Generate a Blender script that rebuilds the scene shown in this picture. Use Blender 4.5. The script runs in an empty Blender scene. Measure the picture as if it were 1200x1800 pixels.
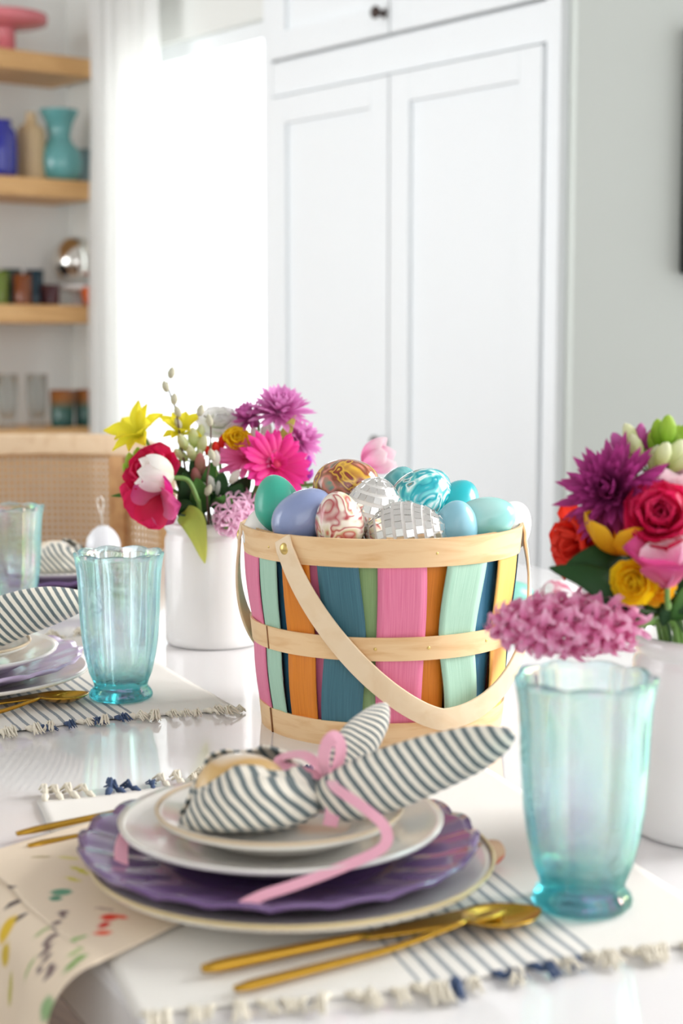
import bpy, math, random
from mathutils import Vector, Matrix, Euler, Quaternion, noise
R = math.radians
PI = math.pi
random.seed(7)
S = bpy.context.scene
COL = S.collection

# ------------------------------------------------------------------ camera, world, lights, exposure
F_PX, PITCH, CAM_Z, TZ = 2750.0, R(6.23), 1.107, 0.75
cam = bpy.data.cameras.new('camera')
cam.sensor_fit = 'VERTICAL'; cam.sensor_height = 36; cam.sensor_width = 24
cam.lens = F_PX / 1800 * 36
cam.dof.use_dof = True; cam.dof.focus_distance = 1.44; cam.dof.aperture_fstop = 5.4
cam.clip_start = 0.05
camo = bpy.data.objects.new('camera', cam); COL.objects.link(camo)
camo.location = (0, 0, CAM_Z); camo.rotation_euler = (PI/2 - PITCH, 0, 0)
S.camera = camo
S.view_settings.view_transform = 'Standard'; S.view_settings.look = 'None'
S.view_settings.gamma = 1; S.view_settings.use_curve_mapping = False
S.view_settings.exposure = 1.1
w = bpy.data.worlds.new('world'); S.world = w; w.use_nodes = True
w.node_tree.nodes['Background'].inputs[0].default_value = (0.97, 0.98, 1.0, 1)
w.node_tree.nodes['Background'].inputs[1].default_value = 0.95

def area(name, loc, target, sx, sy, power, col=(1, 1, 1)):
    l = bpy.data.lights.new(name, 'AREA'); l.shape = 'RECTANGLE'; l.size = sx; l.size_y = sy
    l.energy = power; l.color = col
    o = bpy.data.objects.new(name, l); COL.objects.link(o); o.location = loc
    o.rotation_euler = (Vector(target) - Vector(loc)).to_track_quat('-Z', 'Y').to_euler()
    return o
rw = area('daylight_right_window', (1.95, 1.75, 1.75), (0.0, 1.3, 0.75), 1.0, 1.2, 9); rw.data.spread = R(95)
area('daylight_glass_door', (-0.05, 5.45, 1.3), (-0.83, 4.45, 1.1), 1.1, 2.2, 18)
lw = area('daylight_left_windows', (-3.3, 2.2, 1.7), (0.0, 4.3, 1.2), 2.4, 2.0, 12.5, (0.96, 0.98, 1.0)); lw.data.spread = R(100)

def at(px, py, Y):
    """point on the line of sight of a picture position at distance Y ahead"""
    a, b = (px - 600) / F_PX, (900 - py) / F_PX
    d = Vector((a, math.cos(PITCH) + b * math.sin(PITCH), b * math.cos(PITCH) - math.sin(PITCH)))
    return Vector((0, 0, CAM_Z)) + d * (Y / d.y)
def onz(px, py, z):
    a, b = (px - 600) / F_PX, (900 - py) / F_PX
    d = Vector((a, math.cos(PITCH) + b * math.sin(PITCH), b * math.cos(PITCH) - math.sin(PITCH)))
    return Vector((0, 0, CAM_Z)) + d * ((z - CAM_Z) / d.z)

# ------------------------------------------------------------------ helpers
def lin(c):
    return tuple((x / 255 / 12.92) if x / 255 <= 0.04045 else ((x / 255 + 0.055) / 1.055) ** 2.4 for x in c[:3]) + (1,)

class N:
    """small node-tree builder"""
    def __init__(s, name):
        s.m = bpy.data.materials.new(name); s.m.use_nodes = True
        s.t = s.m.node_tree; s.p = s.t.nodes['Principled BSDF']; s.out = s.t.nodes['Material Output']
    def n(s, typ, **kw):
        nd = s.t.nodes.new(typ)
        for k, v in kw.items(): setattr(nd, k, v)
        return nd
    def l(s, a, b): s.t.links.new(a, b)
    def math(s, op, a, b=None):
        nd = s.n('ShaderNodeMath', operation=op)
        for i, x in enumerate((a, b)):
            if x is None: continue
            if isinstance(x, (int, float)): nd.inputs[i].default_value = x
            else: s.l(x, nd.inputs[i])
        return nd.outputs[0]
    def ramp(s, fac, stops, interp='LINEAR'):
        nd = s.n('ShaderNodeValToRGB'); cr = nd.color_ramp; cr.interpolation = interp
        while len(cr.elements) < len(stops): cr.elements.new(0.5)
        for e, (p, c) in zip(cr.elements, stops): e.position = p; e.color = lin(c)
        s.l(fac, nd.inputs[0]); return nd.outputs[0]
    def mix(s, fac, a, b):
        nd = s.n('ShaderNodeMix', data_type='RGBA')
        for i, x in ((0, fac), (6, a), (7, b)):
            if isinstance(x, (int, float)): nd.inputs[i].default_value = x
            elif isinstance(x, tuple): nd.inputs[i].default_value = x
            else: s.l(x, nd.inputs[i])
        return nd.outputs[2]
    def bump(s, h, strength, dist=0.002):
        b = s.n('ShaderNodeBump'); b.inputs['Strength'].default_value = strength; b.inputs['Distance'].default_value = dist
        s.l(h, b.inputs['Height']); s.l(b.outputs[0], s.p.inputs['Normal'])

def mat(name, c, rough=0.5, metal=0.0, vary=0.06, scale=30, coat=0.0, bump=0.0, spec=0.5, sheen=0.0):
    k = N(name); p = k.p
    p.inputs['Roughness'].default_value = rough; p.inputs['Metallic'].default_value = metal
    p.inputs['Coat Weight'].default_value = coat; p.inputs['Specular IOR Level'].default_value = spec
    p.inputs['Sheen Weight'].default_value = sheen
    tc = k.n('ShaderNodeTexCoord'); nz = k.n('ShaderNodeTexNoise'); nz.inputs['Scale'].default_value = scale
    nz.inputs['Detail'].default_value = 4
    k.l(tc.outputs['Object'], nz.inputs['Vector'])
    a = lin(c); d = tuple(x * (1 - vary) for x in a[:3]) + (1,)
    k.l(k.mix(nz.outputs['Fac'], d, a), p.inputs['Base Color'])
    if bump: k.bump(nz.outputs['Fac'], bump)
    return k.m

def wood(name, c1, c2, scale=(3, 3, 60), rough=0.55, grain=6):
    k = N(name); p = k.p; p.inputs['Roughness'].default_value = rough
    tc = k.n('ShaderNodeTexCoord'); mp = k.n('ShaderNodeMapping'); mp.inputs['Scale'].default_value = scale
    k.l(tc.outputs['Object'], mp.inputs[0])
    nz = k.n('ShaderNodeTexNoise'); nz.inputs['Scale'].default_value = grain; nz.inputs['Detail'].default_value = 6
    nz.inputs['Distortion'].default_value = 0.8
    k.l(mp.outputs[0], nz.inputs['Vector'])
    k.l(k.ramp(nz.outputs['Fac'], [(0.3, c2), (0.55, c1), (0.75, c1)]), p.inputs['Base Color'])
    k.bump(nz.outputs['Fac'], 0.15, 0.001)
    return k.m

def petal_mat(name, base, tip, mid=None, trans=0.42, rough=0.5):
    k = N(name); p = k.p; p.inputs['Roughness'].default_value = rough; p.inputs['Specular IOR Level'].default_value = 0.3
    uv = k.n('ShaderNodeUVMap'); sx = k.n('ShaderNodeSeparateXYZ'); k.l(uv.outputs[0], sx.inputs[0])
    nz = k.n('ShaderNodeTexNoise'); nz.inputs['Scale'].default_value = 6
    mp = k.n('ShaderNodeMapping'); mp.inputs['Scale'].default_value = (8, 1, 1); k.l(uv.outputs[0], mp.inputs[0]); k.l(mp.outputs[0], nz.inputs['Vector'])
    f = k.math('ADD', sx.outputs[1], k.math('MULTIPLY', k.math('SUBTRACT', nz.outputs['Fac'], 0.5), 0.35))
    st = [(0.0, base), (0.9, tip)] if mid is None else [(0.0, base), (0.5, mid), (0.95, tip)]
    c = k.ramp(f, st); k.l(c, p.inputs['Base Color'])
    tr = k.n('ShaderNodeBsdfTranslucent'); k.l(c, tr.inputs[0])
    mx = k.n('ShaderNodeMixShader'); mx.inputs[0].default_value = trans
    k.l(p.outputs[0], mx.inputs[1]); k.l(tr.outputs[0], mx.inputs[2]); k.l(mx.outputs[0], k.out.inputs[0])
    return k.m

class MB:
    def __init__(s): s.v = []; s.f = []; s.uv = []; s.c = []
    def add(s, vs, fs, uvs=None, M=None, cols=None):
        o = len(s.v)
        s.v += [tuple(M @ Vector(v)) if M else tuple(v) for v in vs]
        s.f += [tuple(o + i for i in f) for f in fs]
        s.uv += list(uvs) if uvs else [(0, 0)] * len(vs)
        if cols: s.c += list(cols)
        return s
    def merge(s, b, M=None): return s.add(b.v, b.f, b.uv, M)
    def box(s, c, d, M=None):
        x, y, z = c; a, b, h = d[0]/2, d[1]/2, d[2]/2
        vs = [(x+i*a, y+j*b, z+k*h) for k in (-1, 1) for j in (-1, 1) for i in (-1, 1)]
        fs = [(0, 2, 3, 1), (4, 5, 7, 6), (0, 1, 5, 4), (2, 6, 7, 3), (0, 4, 6, 2), (1, 3, 7, 5)]
        return s.add(vs, fs, None, M)
    def lathe(s, prof, n=48, fr=None, fz=None, M=None):
        vs, fs, uvs = [], [], []
        for j, (r, z) in enumerate(prof):
            for i in range(n):
                t = 2*PI*i/n
                q = r * (fr(t, z, j) if fr else 1)
                vs.append((q*math.cos(t), q*math.sin(t), z + (fz(t, r, j) if fz else 0))); uvs.append((i/n, j/len(prof)))
        for j in range(len(prof)-1):
            for i in range(n):
                a, b = j*n+i, j*n+(i+1) % n
                fs.append((a, b, b+n, a+n))
        if prof[0][0] > 1e-6: fs.append(tuple(range(n-1, -1, -1)))
        if prof[-1][0] > 1e-6: fs.append(tuple((len(prof)-1)*n + i for i in range(n)))
        return s.add(vs, fs, uvs, M)
    def tube(s, pts, rad, n=8, sq=1.0, up=(0, 0, 1), M=None):
        pts = [Vector(p) for p in pts]; vs, fs, uvs = [], [], []
        L = len(pts)
        nrm = None
        for j, p in enumerate(pts):
            t = (pts[min(j+1, L-1)] - pts[max(j-1, 0)]).normalized()
            if nrm is None:
                u = Vector(up)
                nrm = (u - t*u.dot(t))
                if nrm.length < 1e-3: u = Vector((1, 0, 0)); nrm = u - t*u.dot(t)
                nrm.normalize()
            else:
                nrm = (nrm - t*nrm.dot(t)).normalized()
            bi = t.cross(nrm)
            r = rad[j] if isinstance(rad, (list, tuple)) else rad
            for i in range(n):
                a = 2*PI*i/n
                vs.append(p + bi*(r*math.cos(a)) + nrm*(r*sq*math.sin(a))); uvs.append((i/n, j/(L-1)))
        for j in range(L-1):
            for i in range(n):
                a, b = j*n+i, j*n+(i+1) % n
                fs.append((a, b, b+n, a+n))
        fs.append(tuple(range(n-1, -1, -1))); fs.append(tuple((L-1)*n+i for i in range(n)))
        return s.add(vs, fs, uvs, M)
    def grid(s, fn, nu, nv, M=None, col=None, closed=False):
        vs, fs, uvs, cs = [], [], [], []
        for j in range(nv+1):
            for i in range(nu+1):
                u, v = i/nu, j/nv
                vs.append(fn(u, v)); uvs.append((u, v))
                if col: cs.append(col(u, v))
        for j in range(nv):
            for i in range(nu):
                a = j*(nu+1)+i
                fs.append((a, a+1, a+nu+2, a+nu+1))
        return s.add(vs, fs, uvs, M, cs if col else None)
    def strip(s, pts, width, thick, side=None, M=None, taper=None):
        """flat strap along pts; side(j,t) gives the width direction"""
        pts = [Vector(p) for p in pts]; L = len(pts); vs, fs, uvs = [], [], []
        for j, p in enumerate(pts):
            t = (pts[min(j+1, L-1)] - pts[max(j-1, 0)]).normalized()
            sd = Vector(side(j, t)) if callable(side) else Vector(side)
            sd = (sd - t*sd.dot(t)).normalized(); nn = sd.cross(t)
            ww = width * (taper(j/(L-1)) if taper else 1)
            for a, b in ((-1, -1), (1, -1), (1, 1), (-1, 1)):
                vs.append(p + sd*(a*ww/2) + nn*(b*thick/2)); uvs.append(((a+1)/2, j/(L-1)))
        for j in range(L-1):
            for i in range(4):
                a, b = j*4+i, j*4+(i+1) % 4
                fs.append((a, b, b+4, a+4))
        fs.append((3, 2, 1, 0)); fs.append(tuple((L-1)*4+i for i in range(4)))
        return s.add(vs, fs, uvs, M)
    def mesh(s, name, m, smooth=True):
        me = bpy.data.meshes.new(name); me.from_pydata([tuple(v) for v in s.v], [], s.f)
        ul = me.uv_layers.new(name='UVMap')
        li = [0]*len(me.loops); me.loops.foreach_get('vertex_index', li)
        flat = [x for i in li for x in s.uv[i]]
        ul.data.foreach_set('uv', flat)
        if s.c:
            ca = me.color_attributes.new('print', 'FLOAT_COLOR', 'POINT')
            ca.data.foreach_set('color', [x for c in s.c for x in c])
        for mm in (m if isinstance(m, (list, tuple)) else [m]): me.materials.append(mm)
        me.polygons.foreach_set('use_smooth', [smooth]*len(me.polygons))
        me.update(); return me
    def build(s, name, m, parent=None, loc=None, M=None, smooth=True, bevel=0, solid=0, sub=0, auto=None):
        return link(name, s.mesh(name, m, smooth), parent, loc, M, bevel, solid, sub, auto)

def link(name, me, parent=None, loc=None, M=None, bevel=0, solid=0, sub=0, auto=None):
    o = bpy.data.objects.new(name, me); COL.objects.link(o)
    if parent: o.parent = parent
    if loc is not None: o.location = loc
    if M is not None: o.matrix_basis = M
    if solid:
        md = o.modifiers.new('solid', 'SOLIDIFY'); md.thickness = solid; md.offset = 0
    if bevel:
        md = o.modifiers.new('bevel', 'BEVEL'); md.width = bevel; md.segments = 2; md.limit_method = 'ANGLE'; md.angle_limit = R(40)
    if sub:
        md = o.modifiers.new('sub', 'SUBSURF'); md.levels = sub; md.render_levels = sub
    if auto is not None:
        me.set_sharp_from_angle(angle=R(auto))
    return o

def tag(o, label, cat, group=None):
    o['label'] = label; o['category'] = cat
    if group: o['group'] = group
    return o
def thing(name, label, cat, loc=(0, 0, 0), rz=0, group=None):
    o = bpy.data.objects.new(name, None); COL.objects.link(o); o.empty_display_size = 0.02
    o.location = loc; o.rotation_euler = (0, 0, rz)
    return tag(o, label, cat, group)
def struct(o): o['kind'] = 'structure'; return o
def spline(ps, n=8):
    ps = [Vector(p) for p in ps]; out = []
    for i in range(len(ps)-1):
        p0 = ps[max(i-1, 0)]; p1 = ps[i]; p2 = ps[i+1]; p3 = ps[min(i+2, len(ps)-1)]
        for k in range(n):
            t = k/n
            out.append(0.5*((2*p1) + (p2-p0)*t + (2*p0-5*p1+4*p2-p3)*t*t + (3*p1-p0-3*p2+p3)*t**3))
    out.append(ps[-1]); return out
def interp(x, xs, ys):
    for i in range(len(xs)-1):
        if x <= xs[i+1]:
            t = (x-xs[i])/(xs[i+1]-xs[i]) if xs[i+1] > xs[i] else 0
            t = max(0, min(1, t)); t = t*t*(3-2*t)
            return ys[i]+(ys[i+1]-ys[i])*t
    return ys[-1]

# ------------------------------------------------------------------ materials
WHITE_PAINT = mat('white_paint', (240, 244, 246), 0.45, vary=0.01)
WALL_PAINT = mat('wall_paint', (232, 234, 230), 0.8, vary=0.01)
GREY_PAINT = mat('pale_grey_paint', (222, 228, 222), 0.7, vary=0.01)
SHELF_WALL = mat('shelf_wall_paint', (236, 236, 233), 0.8, vary=0.02)
CEIL = mat('ceiling_paint', (240, 240, 238), 0.8, vary=0.01)
FLOORM = wood('floor_wood', (104, 82, 66), (82, 62, 48), (2, 14, 2), 0.45, 4)
QUARTZ = mat('white_quartz', (238, 236, 236), 0.09, vary=0.03, scale=12, coat=0.3)
OAK = wood('oak', (222, 176, 118), (196, 146, 88), (30, 2, 30), 0.5, 3)
BAND = wood('basket_band_wood', (240, 204, 156), (226, 180, 126), (5, 5, 40), 0.5, 3)
HANDLEM = wood('handle_wood', (240, 216, 182), (234, 206, 168), (8, 8, 8), 0.5, 5)
CHAIRW = wood('chair_wood', (206, 160, 108), (180, 130, 82), (6, 6, 6), 0.5, 4)
CHAIRTOP = wood('chair_rail_wood', (232, 206, 172), (216, 184, 146), (6, 6, 6), 0.5, 4)
CANE = mat('cane', (222, 182, 132), 0.6, vary=0.2, scale=60)
DARKBRONZE = mat('dark_bronze', (70, 58, 54), 0.35, 0.8)
BLACKP = mat('black_plastic', (38, 38, 40), 0.4)
SCREEN = mat('screen', (22, 24, 26), 0.12)
GOLD = mat('brushed_gold', (206, 160, 62), 0.24, 1.0, vary=0.15, scale=80)
CERAM = mat('white_ceramic', (240, 238, 236), 0.22, vary=0.02, coat=0.4)
PLATEW = mat('plate_white_glaze', (240, 236, 228), 0.18, vary=0.03, coat=0.4)
CREAMRIM = mat('cream_rim', (226, 204, 150), 0.3, vary=0.3, scale=20)
TANRIM = mat('tan_rim', (218, 196, 164), 0.3, vary=0.2)
PURPLE = mat('purple_glaze', (116, 86, 138), 0.2, vary=0.06, coat=0.4)
LILAC = mat('lilac_glaze', (202, 184, 218), 0.2, vary=0.05, coat=0.4)
CURT = None

def sheer():
    k = N('sheer_curtain'); p = k.p; p.inputs['Base Color'].default_value = lin((246, 246, 244)); p.inputs['Roughness'].default_value = 0.9
    tr = k.n('ShaderNodeBsdfTranslucent'); tr.inputs[0].default_value = lin((246, 246, 244))
    tp = k.n('ShaderNodeBsdfTransparent')
    wv = k.n('ShaderNodeTexNoise'); wv.inputs['Scale'].default_value = 200
    m1 = k.n('ShaderNodeMixShader'); m1.inputs[0].default_value = 0.3
    m2 = k.n('ShaderNodeMixShader'); k.l(k.math('MULTIPLY', wv.outputs['Fac'], 0.08), m2.inputs[0])
    k.l(p.outputs[0], m1.inputs[1]); k.l(tr.outputs[0], m1.inputs[2]); k.l(m1.outputs[0], m2.inputs[1]); k.l(tp.outputs[0], m2.inputs[2])
    k.l(m2.outputs[0], k.out.inputs[0]); return k.m
CURT = sheer()

def glass(name, c, rough=0.0, film=0.0, ior=1.45, clear=0.0):
    k = N(name); p = k.p
    tc = k.n('ShaderNodeTexCoord'); nz = k.n('ShaderNodeTexNoise'); nz.inputs['Scale'].default_value = 14
    k.l(tc.outputs['Object'], nz.inputs['Vector'])
    a = lin(c); b = tuple(x*0.97 for x in a[:3]) + (1,)
    col = k.mix(nz.outputs['Fac'], a, b)
    k.l(col, p.inputs['Base Color'])
    p.inputs['Roughness'].default_value = rough; p.inputs['Transmission Weight'].default_value = 1; p.inputs['IOR'].default_value = ior
    if film:
        k.l(k.math('ADD', k.math('MULTIPLY', nz.outputs['Fac'], 260), film), p.inputs['Thin Film Thickness'])
        p.inputs['Thin Film IOR'].default_value = 1.7
    if clear:
        tp = k.n('ShaderNodeBsdfTransparent'); k.l(col, tp.inputs[0])
        mx = k.n('ShaderNodeMixShader'); mx.inputs[0].default_value = clear
        k.l(p.outputs[0], mx.inputs[1]); k.l(tp.outputs[0], mx.inputs[2]); k.l(mx.outputs[0], k.out.inputs[0])
    return k.m
AQUA = glass('aqua_glass', (249, 253, 253), 0.0, 320, 1.38, 0.3)
_t = AQUA.node_tree; _v = _t.nodes.new('ShaderNodeVolumeAbsorption'); _v.inputs[0].default_value = lin((66, 222, 228)); _v.inputs[1].default_value = 56
_t.links.new(_v.outputs[0], _t.nodes['Material Output'].inputs['Volume'])
CLEARG = glass('clear_glass', (246, 248, 248), 0.0, 0, 1.2, 0.6)
PANE = glass('window_glass', (250, 252, 252), 0.0, 0, 1.1, 0.85)

# ------------------------------------------------------------------ room: axis x runs along the cabinet wall, y out into the room
ROOM_O = Vector((0.507, 3.72, 0)); PHI = R(129)
RM = Matrix.Translation(ROOM_O) @ Matrix.Rotation(PHI, 4, 'Z')
def room(name, mb, m, bevel=0, smooth=False): return struct(mb.build(name, m, None, M=RM.copy(), smooth=smooth, bevel=bevel))
b = MB(); b.box((-1, 1.4, -0.03), (8, 8.4, 0.06)); room('floor', b, FLOORM)
b = MB(); b.box((-0.9, 1.3, 2.73), (6.8, 8, 0.06)); room('ceiling', b, CEIL)
WX0, WX1, WZ0, WZ1, WY = 1.2, 1.93, 0.12, 2.05, -0.05
b = MB()
b.box(((1.17+WX0)/2, WY-0.06, 1.35), (WX0-1.17, 0.12, 2.7))
b.box(((2.5+WX1)/2, WY-0.06, 1.35), (2.5-WX1, 0.12, 2.7))
b.box(((WX0+WX1)/2, WY-0.06, (2.7+WZ1)/2), (WX1-WX0, 0.12, 2.7-WZ1))
b.box(((WX0+WX1)/2, WY-0.06, WZ0/2), (WX1-WX0, 0.12, WZ0))
room('wall_back', b, WALL_PAINT)
b = MB(); b.box((2.44, 1.9, 1.35), (0.1, 3.9, 2.7)); room('wall_left', b, SHELF_WALL)
b = MB(); b.box((-0.012, -1.53, 1.35), (0.024, 3.0, 2.7)); room('wall_right', b, GREY_PAINT)
b = MB(); b.box((-4.25, -1.1, 1.35), (0.1, 3.0, 2.7)); room('wall_front_unseen', b, WALL_PAINT)  # unseen wall added to cut light from behind, kept short for the grey wall
b = MB(); b.box((-1.85, 5.25, 1.35), (4.9, 0.1, 2.7)); room('wall_side_unseen', b, WALL_PAINT)  # unseen wall added to keep daylight off the near table side
win = bpy.data.objects.new('window_1', None); COL.objects.link(win); win.matrix_basis = RM @ Matrix.Translation((0, WY-0.06, 0)); struct(win)
b = MB(); fw = 0.05
b.box((WX0+fw/2, 0, (WZ0+WZ1)/2), (fw, 0.05, WZ1-WZ0)); b.box((WX1-fw/2, 0, (WZ0+WZ1)/2), (fw, 0.05, WZ1-WZ0))
b.box(((WX0+WX1)/2, 0, WZ0+fw/2), (WX1-WX0-2*fw, 0.05, fw)); b.box(((WX0+WX1)/2, 0, WZ1-fw/2), (WX1-WX0-2*fw, 0.05, fw))
b.build('window_frame', WHITE_PAINT, win, smooth=False)
b = MB(); b.box(((WX0+WX1)/2, 0, (WZ0+WZ1)/2), (WX1-WX0-2*fw, 0.006, WZ1-WZ0-2*fw)); b.build('window_pane', PANE, win, smooth=False)

# tall built-in cabinet
cab = thing('tall_cabinet', 'tall white built-in cabinet with recessed panel doors beside the window', 'cabinet')
cab.matrix_basis = RM.copy()
CW = 1.165
b = MB(); b.box((CW/2, -0.31, 1.32), (CW, 0.56, 2.6)); b.build('body', WHITE_PAINT, cab, smooth=False)
b = MB(); ZT, ZU = 1.80, 1.90
for x, wd in ((0.0225, 0.045), (CW-0.02, 0.04)): b.box((x, -0.015, 1.35), (wd, 0.03, 2.68))
b.box((CW/2, -0.015, (ZT+ZU)/2), (CW-0.085, 0.03, ZU-ZT-0.006)); b.box((CW/2, -0.015, 0.06), (CW-0.085, 0.03, 0.12)); b.box((CW/2, -0.015, 2.66), (CW-0.085, 0.03, 0.06))
b.build('face_frame', WHITE_PAINT, cab, smooth=False, bevel=0.002)
def cab_door(x0, x1, z0, z1, knob=None):
    g = 0.003; st = 0.075
    x0 += g; x1 -= g; z0 += g; z1 -= g
    b = MB()
    b.box((x0+st/2, 0.0, (z0+z1)/2), (st, 0.024, z1-z0)); b.box((x1-st/2, 0.0, (z0+z1)/2), (st, 0.024, z1-z0))
    b.box(((x0+x1)/2, 0.0, z0+st/2), (x1-x0-2*st, 0.024, st)); b.box(((x0+x1)/2, 0.0, z1-st/2), (x1-x0-2*st, 0.024, st))
    d = b.build('door', WHITE_PAINT, cab, smooth=False, bevel=0.002)
    b = MB(); b.box(((x0+x1)/2, -0.008, (z0+z1)/2), (x1-x0-2*st, 0.012, z1-z0-2*st)); b.build('door_panel', WHITE_PAINT, d, smooth=False)
    if knob:
        b = MB(); b.lathe([(0.0, 0), (0.011, 0), (0.009, 0.006), (0.006, 0.014), (0.008, 0.02), (0.015, 0.025), (0.017, 0.031), (0.013, 0.036), (0, 0.038)], 20)
        k = b.build('knob', DARKBRONZE, d, M=Matrix.Translation((knob[0], 0.012, knob[1])) @ Matrix.Rotation(-PI/2, 4, 'X'))
XM = 0.595
cab_door(0.045, XM, 0.12, ZT); cab_door(XM, CW-0.04, 0.12, ZT, (XM+0.02, 0.84))
cab_door(0.045, XM, ZU, 2.63); cab_door(XM, CW-0.04, ZU, 2.63, (XM+0.02, ZU+0.055))

# television on the grey wall
tv = thing('television', 'black flat television hung on the grey wall, cut by the picture edge', 'television'); tv.matrix_basis = RM.copy()
b = MB(); b.box((-0.05, -0.41-0.5, 1.575), (0.04, 1.0, 0.60)); b.build('casing', BLACKP, tv, smooth=False, bevel=0.005)
b = MB(); b.box((-0.071, -0.91, 1.58), (0.003, 0.97, 0.56)); b.build('screen', SCREEN, tv, smooth=False)
b = MB(); b.box((-0.0275, -0.91, 1.575), (0.006, 0.3, 0.3)); b.build('wall_bracket', BLACKP, tv, smooth=False)

# curtain and rod
cu = thing('curtain', 'sheer white curtain hanging in soft folds left of the bright window', 'curtain'); cu.matrix_basis = RM.copy()
b = MB()
def cf(u, v):
    gather = 0.86 + 0.14*abs(v-0.55)
    x = 1.86 + (u-0.5)*0.44*gather + 0.01*math.sin(v*5)
    y = 0.05 + 0.035*math.sin(u*2*PI*7 + 0.6*math.sin(v*4)) + 0.008*math.sin(u*31+v*3)
    return (x, y, 0.01 + v*2.36)
b.grid(cf, 150, 24); b.build('drape', CURT, cu)
rod = thing('curtain_rod', 'thin white curtain rod above the window', 'curtain rod'); rod.matrix_basis = RM.copy()
b = MB(); b.tube([(1.22, 0.05, 2.38), (2.2, 0.05, 2.38)], 0.011, 12); b.build('rod', WHITE_PAINT, rod)
b = MB(); b.box((1.25, -0.0, 2.38), (0.02, 0.1, 0.02)); b.box((2.15, 0.0, 2.38), (0.02, 0.1, 0.02)); b.build('bracket', WHITE_PAINT, rod, smooth=False)

# shelves
SH = [2.04, 1.639, 1.227, 0.817]
SHL = ['oak floating shelf, topmost, with the pink cake stand on it', 'oak floating shelf holding the blue, tan and teal vases',
       'oak floating shelf holding dark tumblers and the silver globe', 'oak floating shelf, lowest, holding clear and amber glasses']
for z, lb in zip(SH, SHL):
    b = MB(); b.box((2.245, 0.96, z-0.03), (0.29, 1.9, 0.06))
    o = b.build('shelf', OAK, None, M=RM.copy(), smooth=False, bevel=0.003); tag(o, lb, 'shelf', 'oak shelves on the back wall')
def on_shelf(i, px, x=2.2):
    k = (px-600)/F_PX
    p0 = RM @ Vector((x, 0, 0)); d = RM.to_3x3() @ Vector((0, 1, 0))
    s = (k*p0.y - p0.x) / (d.x - k*d.y)
    return RM @ Vector((x, s, SH[i]))
def shade(name, prof, m, label, cat, i, px, x=2.2, group=None, n=32, fr=None):
    b = MB(); b.lathe(prof, n, fr); return tag(b.build(name, m, None, loc=on_shelf(i, px, x)), label, cat, group)
PINKG = mat('pink_glaze', (226, 128, 136), 0.25)
cs = thing('cake_stand', 'pink footed cake stand on the topmost shelf', 'cake stand', on_shelf(0, 26))
b = MB(); b.lathe([(0, 0), (0.045, 0), (0.045, 0.006), (0.03, 0.012), (0.03, 0.075), (0.034, 0.085), (0, 0.085)], 32); b.build('foot', PINKG, cs)
b = MB(); b.lathe([(0, 0.085), (0.05, 0.085), (0.132, 0.098), (0.135, 0.108), (0.135, 0.126), (0.13, 0.126), (0.127, 0.112), (0, 0.108)], 48); b.build('plate', PINKG, cs)
COBALT = mat('cobalt_glass', (34, 40, 150), 0.12, coat=0.5); TANC = mat('tan_stoneware', (206, 180, 140), 0.5); TEALV = mat('teal_glass', (104, 172, 172), 0.15, coat=0.5, vary=0.15, scale=12)
GREYT = mat('grey_teal_glaze', (120, 146, 150), 0.3)
shade('vase', [(0, 0), (0.048, 0), (0.054, 0.02), (0.055, 0.12), (0.05, 0.15), (0.036, 0.168), (0.04, 0.185), (0.036, 0.185), (0.03, 0.168), (0, 0.16)], COBALT, 'cobalt blue glass vase at the end of the shelf of vases', 'vase', 1, 12, 2.18)
shade('bottle', [(0, 0), (0.043, 0), (0.046, 0.01), (0.046, 0.15), (0.042, 0.172), (0.022, 0.185), (0.016, 0.215), (0.02, 0.222), (0.015, 0.222), (0, 0.21)], TANC, 'tan stoneware bottle between the blue and teal vases', 'bottle', 1, 66)
shade('vase', [(0, 0), (0.055, 0), (0.072, 0.03), (0.076, 0.065), (0.07, 0.1), (0.045, 0.128), (0.036, 0.15), (0.044, 0.19), (0.062, 0.225), (0.066, 0.236), (0.06, 0.236), (0.04, 0.19), (0.03, 0.15), (0, 0.13)], TEALV, 'teal glass vase with flared neck and round belly', 'vase', 1, 114, 2.18)
shade('jar', [(0, 0), (0.036, 0), (0.04, 0.02), (0.04, 0.09), (0.03, 0.11), (0.03, 0.125), (0.025, 0.125), (0, 0.11)], GREYT, 'small grey teal jar behind the teal vase', 'jar', 1, 153, 2.27)
def tumbler(m, label, i, px, x=2.2, r=0.04, h=0.11, group=None):
    return shade('tumbler', [(0, 0), (r*0.86, 0), (r*0.9, 0.006), (r, h), (r-0.003, h), (r*0.86, 0.012), (0, 0.012)], m, label, 'glass', i, px, x, group)
tumbler(mat('moss_green_glass', (110, 128, 52), 0.15), 'moss green tumbler at the end of the middle shelf', 2, 4, 2.2, 0.036)
tumbler(mat('dark_teal_glass', (34, 66, 70), 0.12), 'dark teal tumbler beside the moss green tumbler', 2, 26, 2.24, 0.034, 0.12)
tumbler(mat('brown_amber_glass', (124, 66, 34), 0.12), 'amber brown tumbler in front of the dark tumblers', 2, 45, 2.15, 0.03, 0.1)
tumbler(mat('petrol_glass', (30, 62, 78), 0.12), 'petrol blue tumbler right of the amber brown tumbler', 2, 66, 2.24, 0.032, 0.12)
tumbler(mat('plum_glass', (86, 48, 56), 0.15), 'short plum tumbler next to the silver globe', 2, 92, 2.2, 0.035, 0.07)
ORANGE = mat('orange_glaze', (224, 100, 28), 0.25)
shade('bowl', [(0, 0), (0.03, 0), (0.04, 0.012), (0.05, 0.065), (0.046, 0.065), (0.036, 0.014), (0, 0.012)], ORANGE, 'bright orange bowl on the middle shelf by the curtain', 'bowl', 2, 170, 2.16)
SILVER = mat('polished_silver', (225, 222, 216), 0.08, 1.0, vary=0.03)
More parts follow.
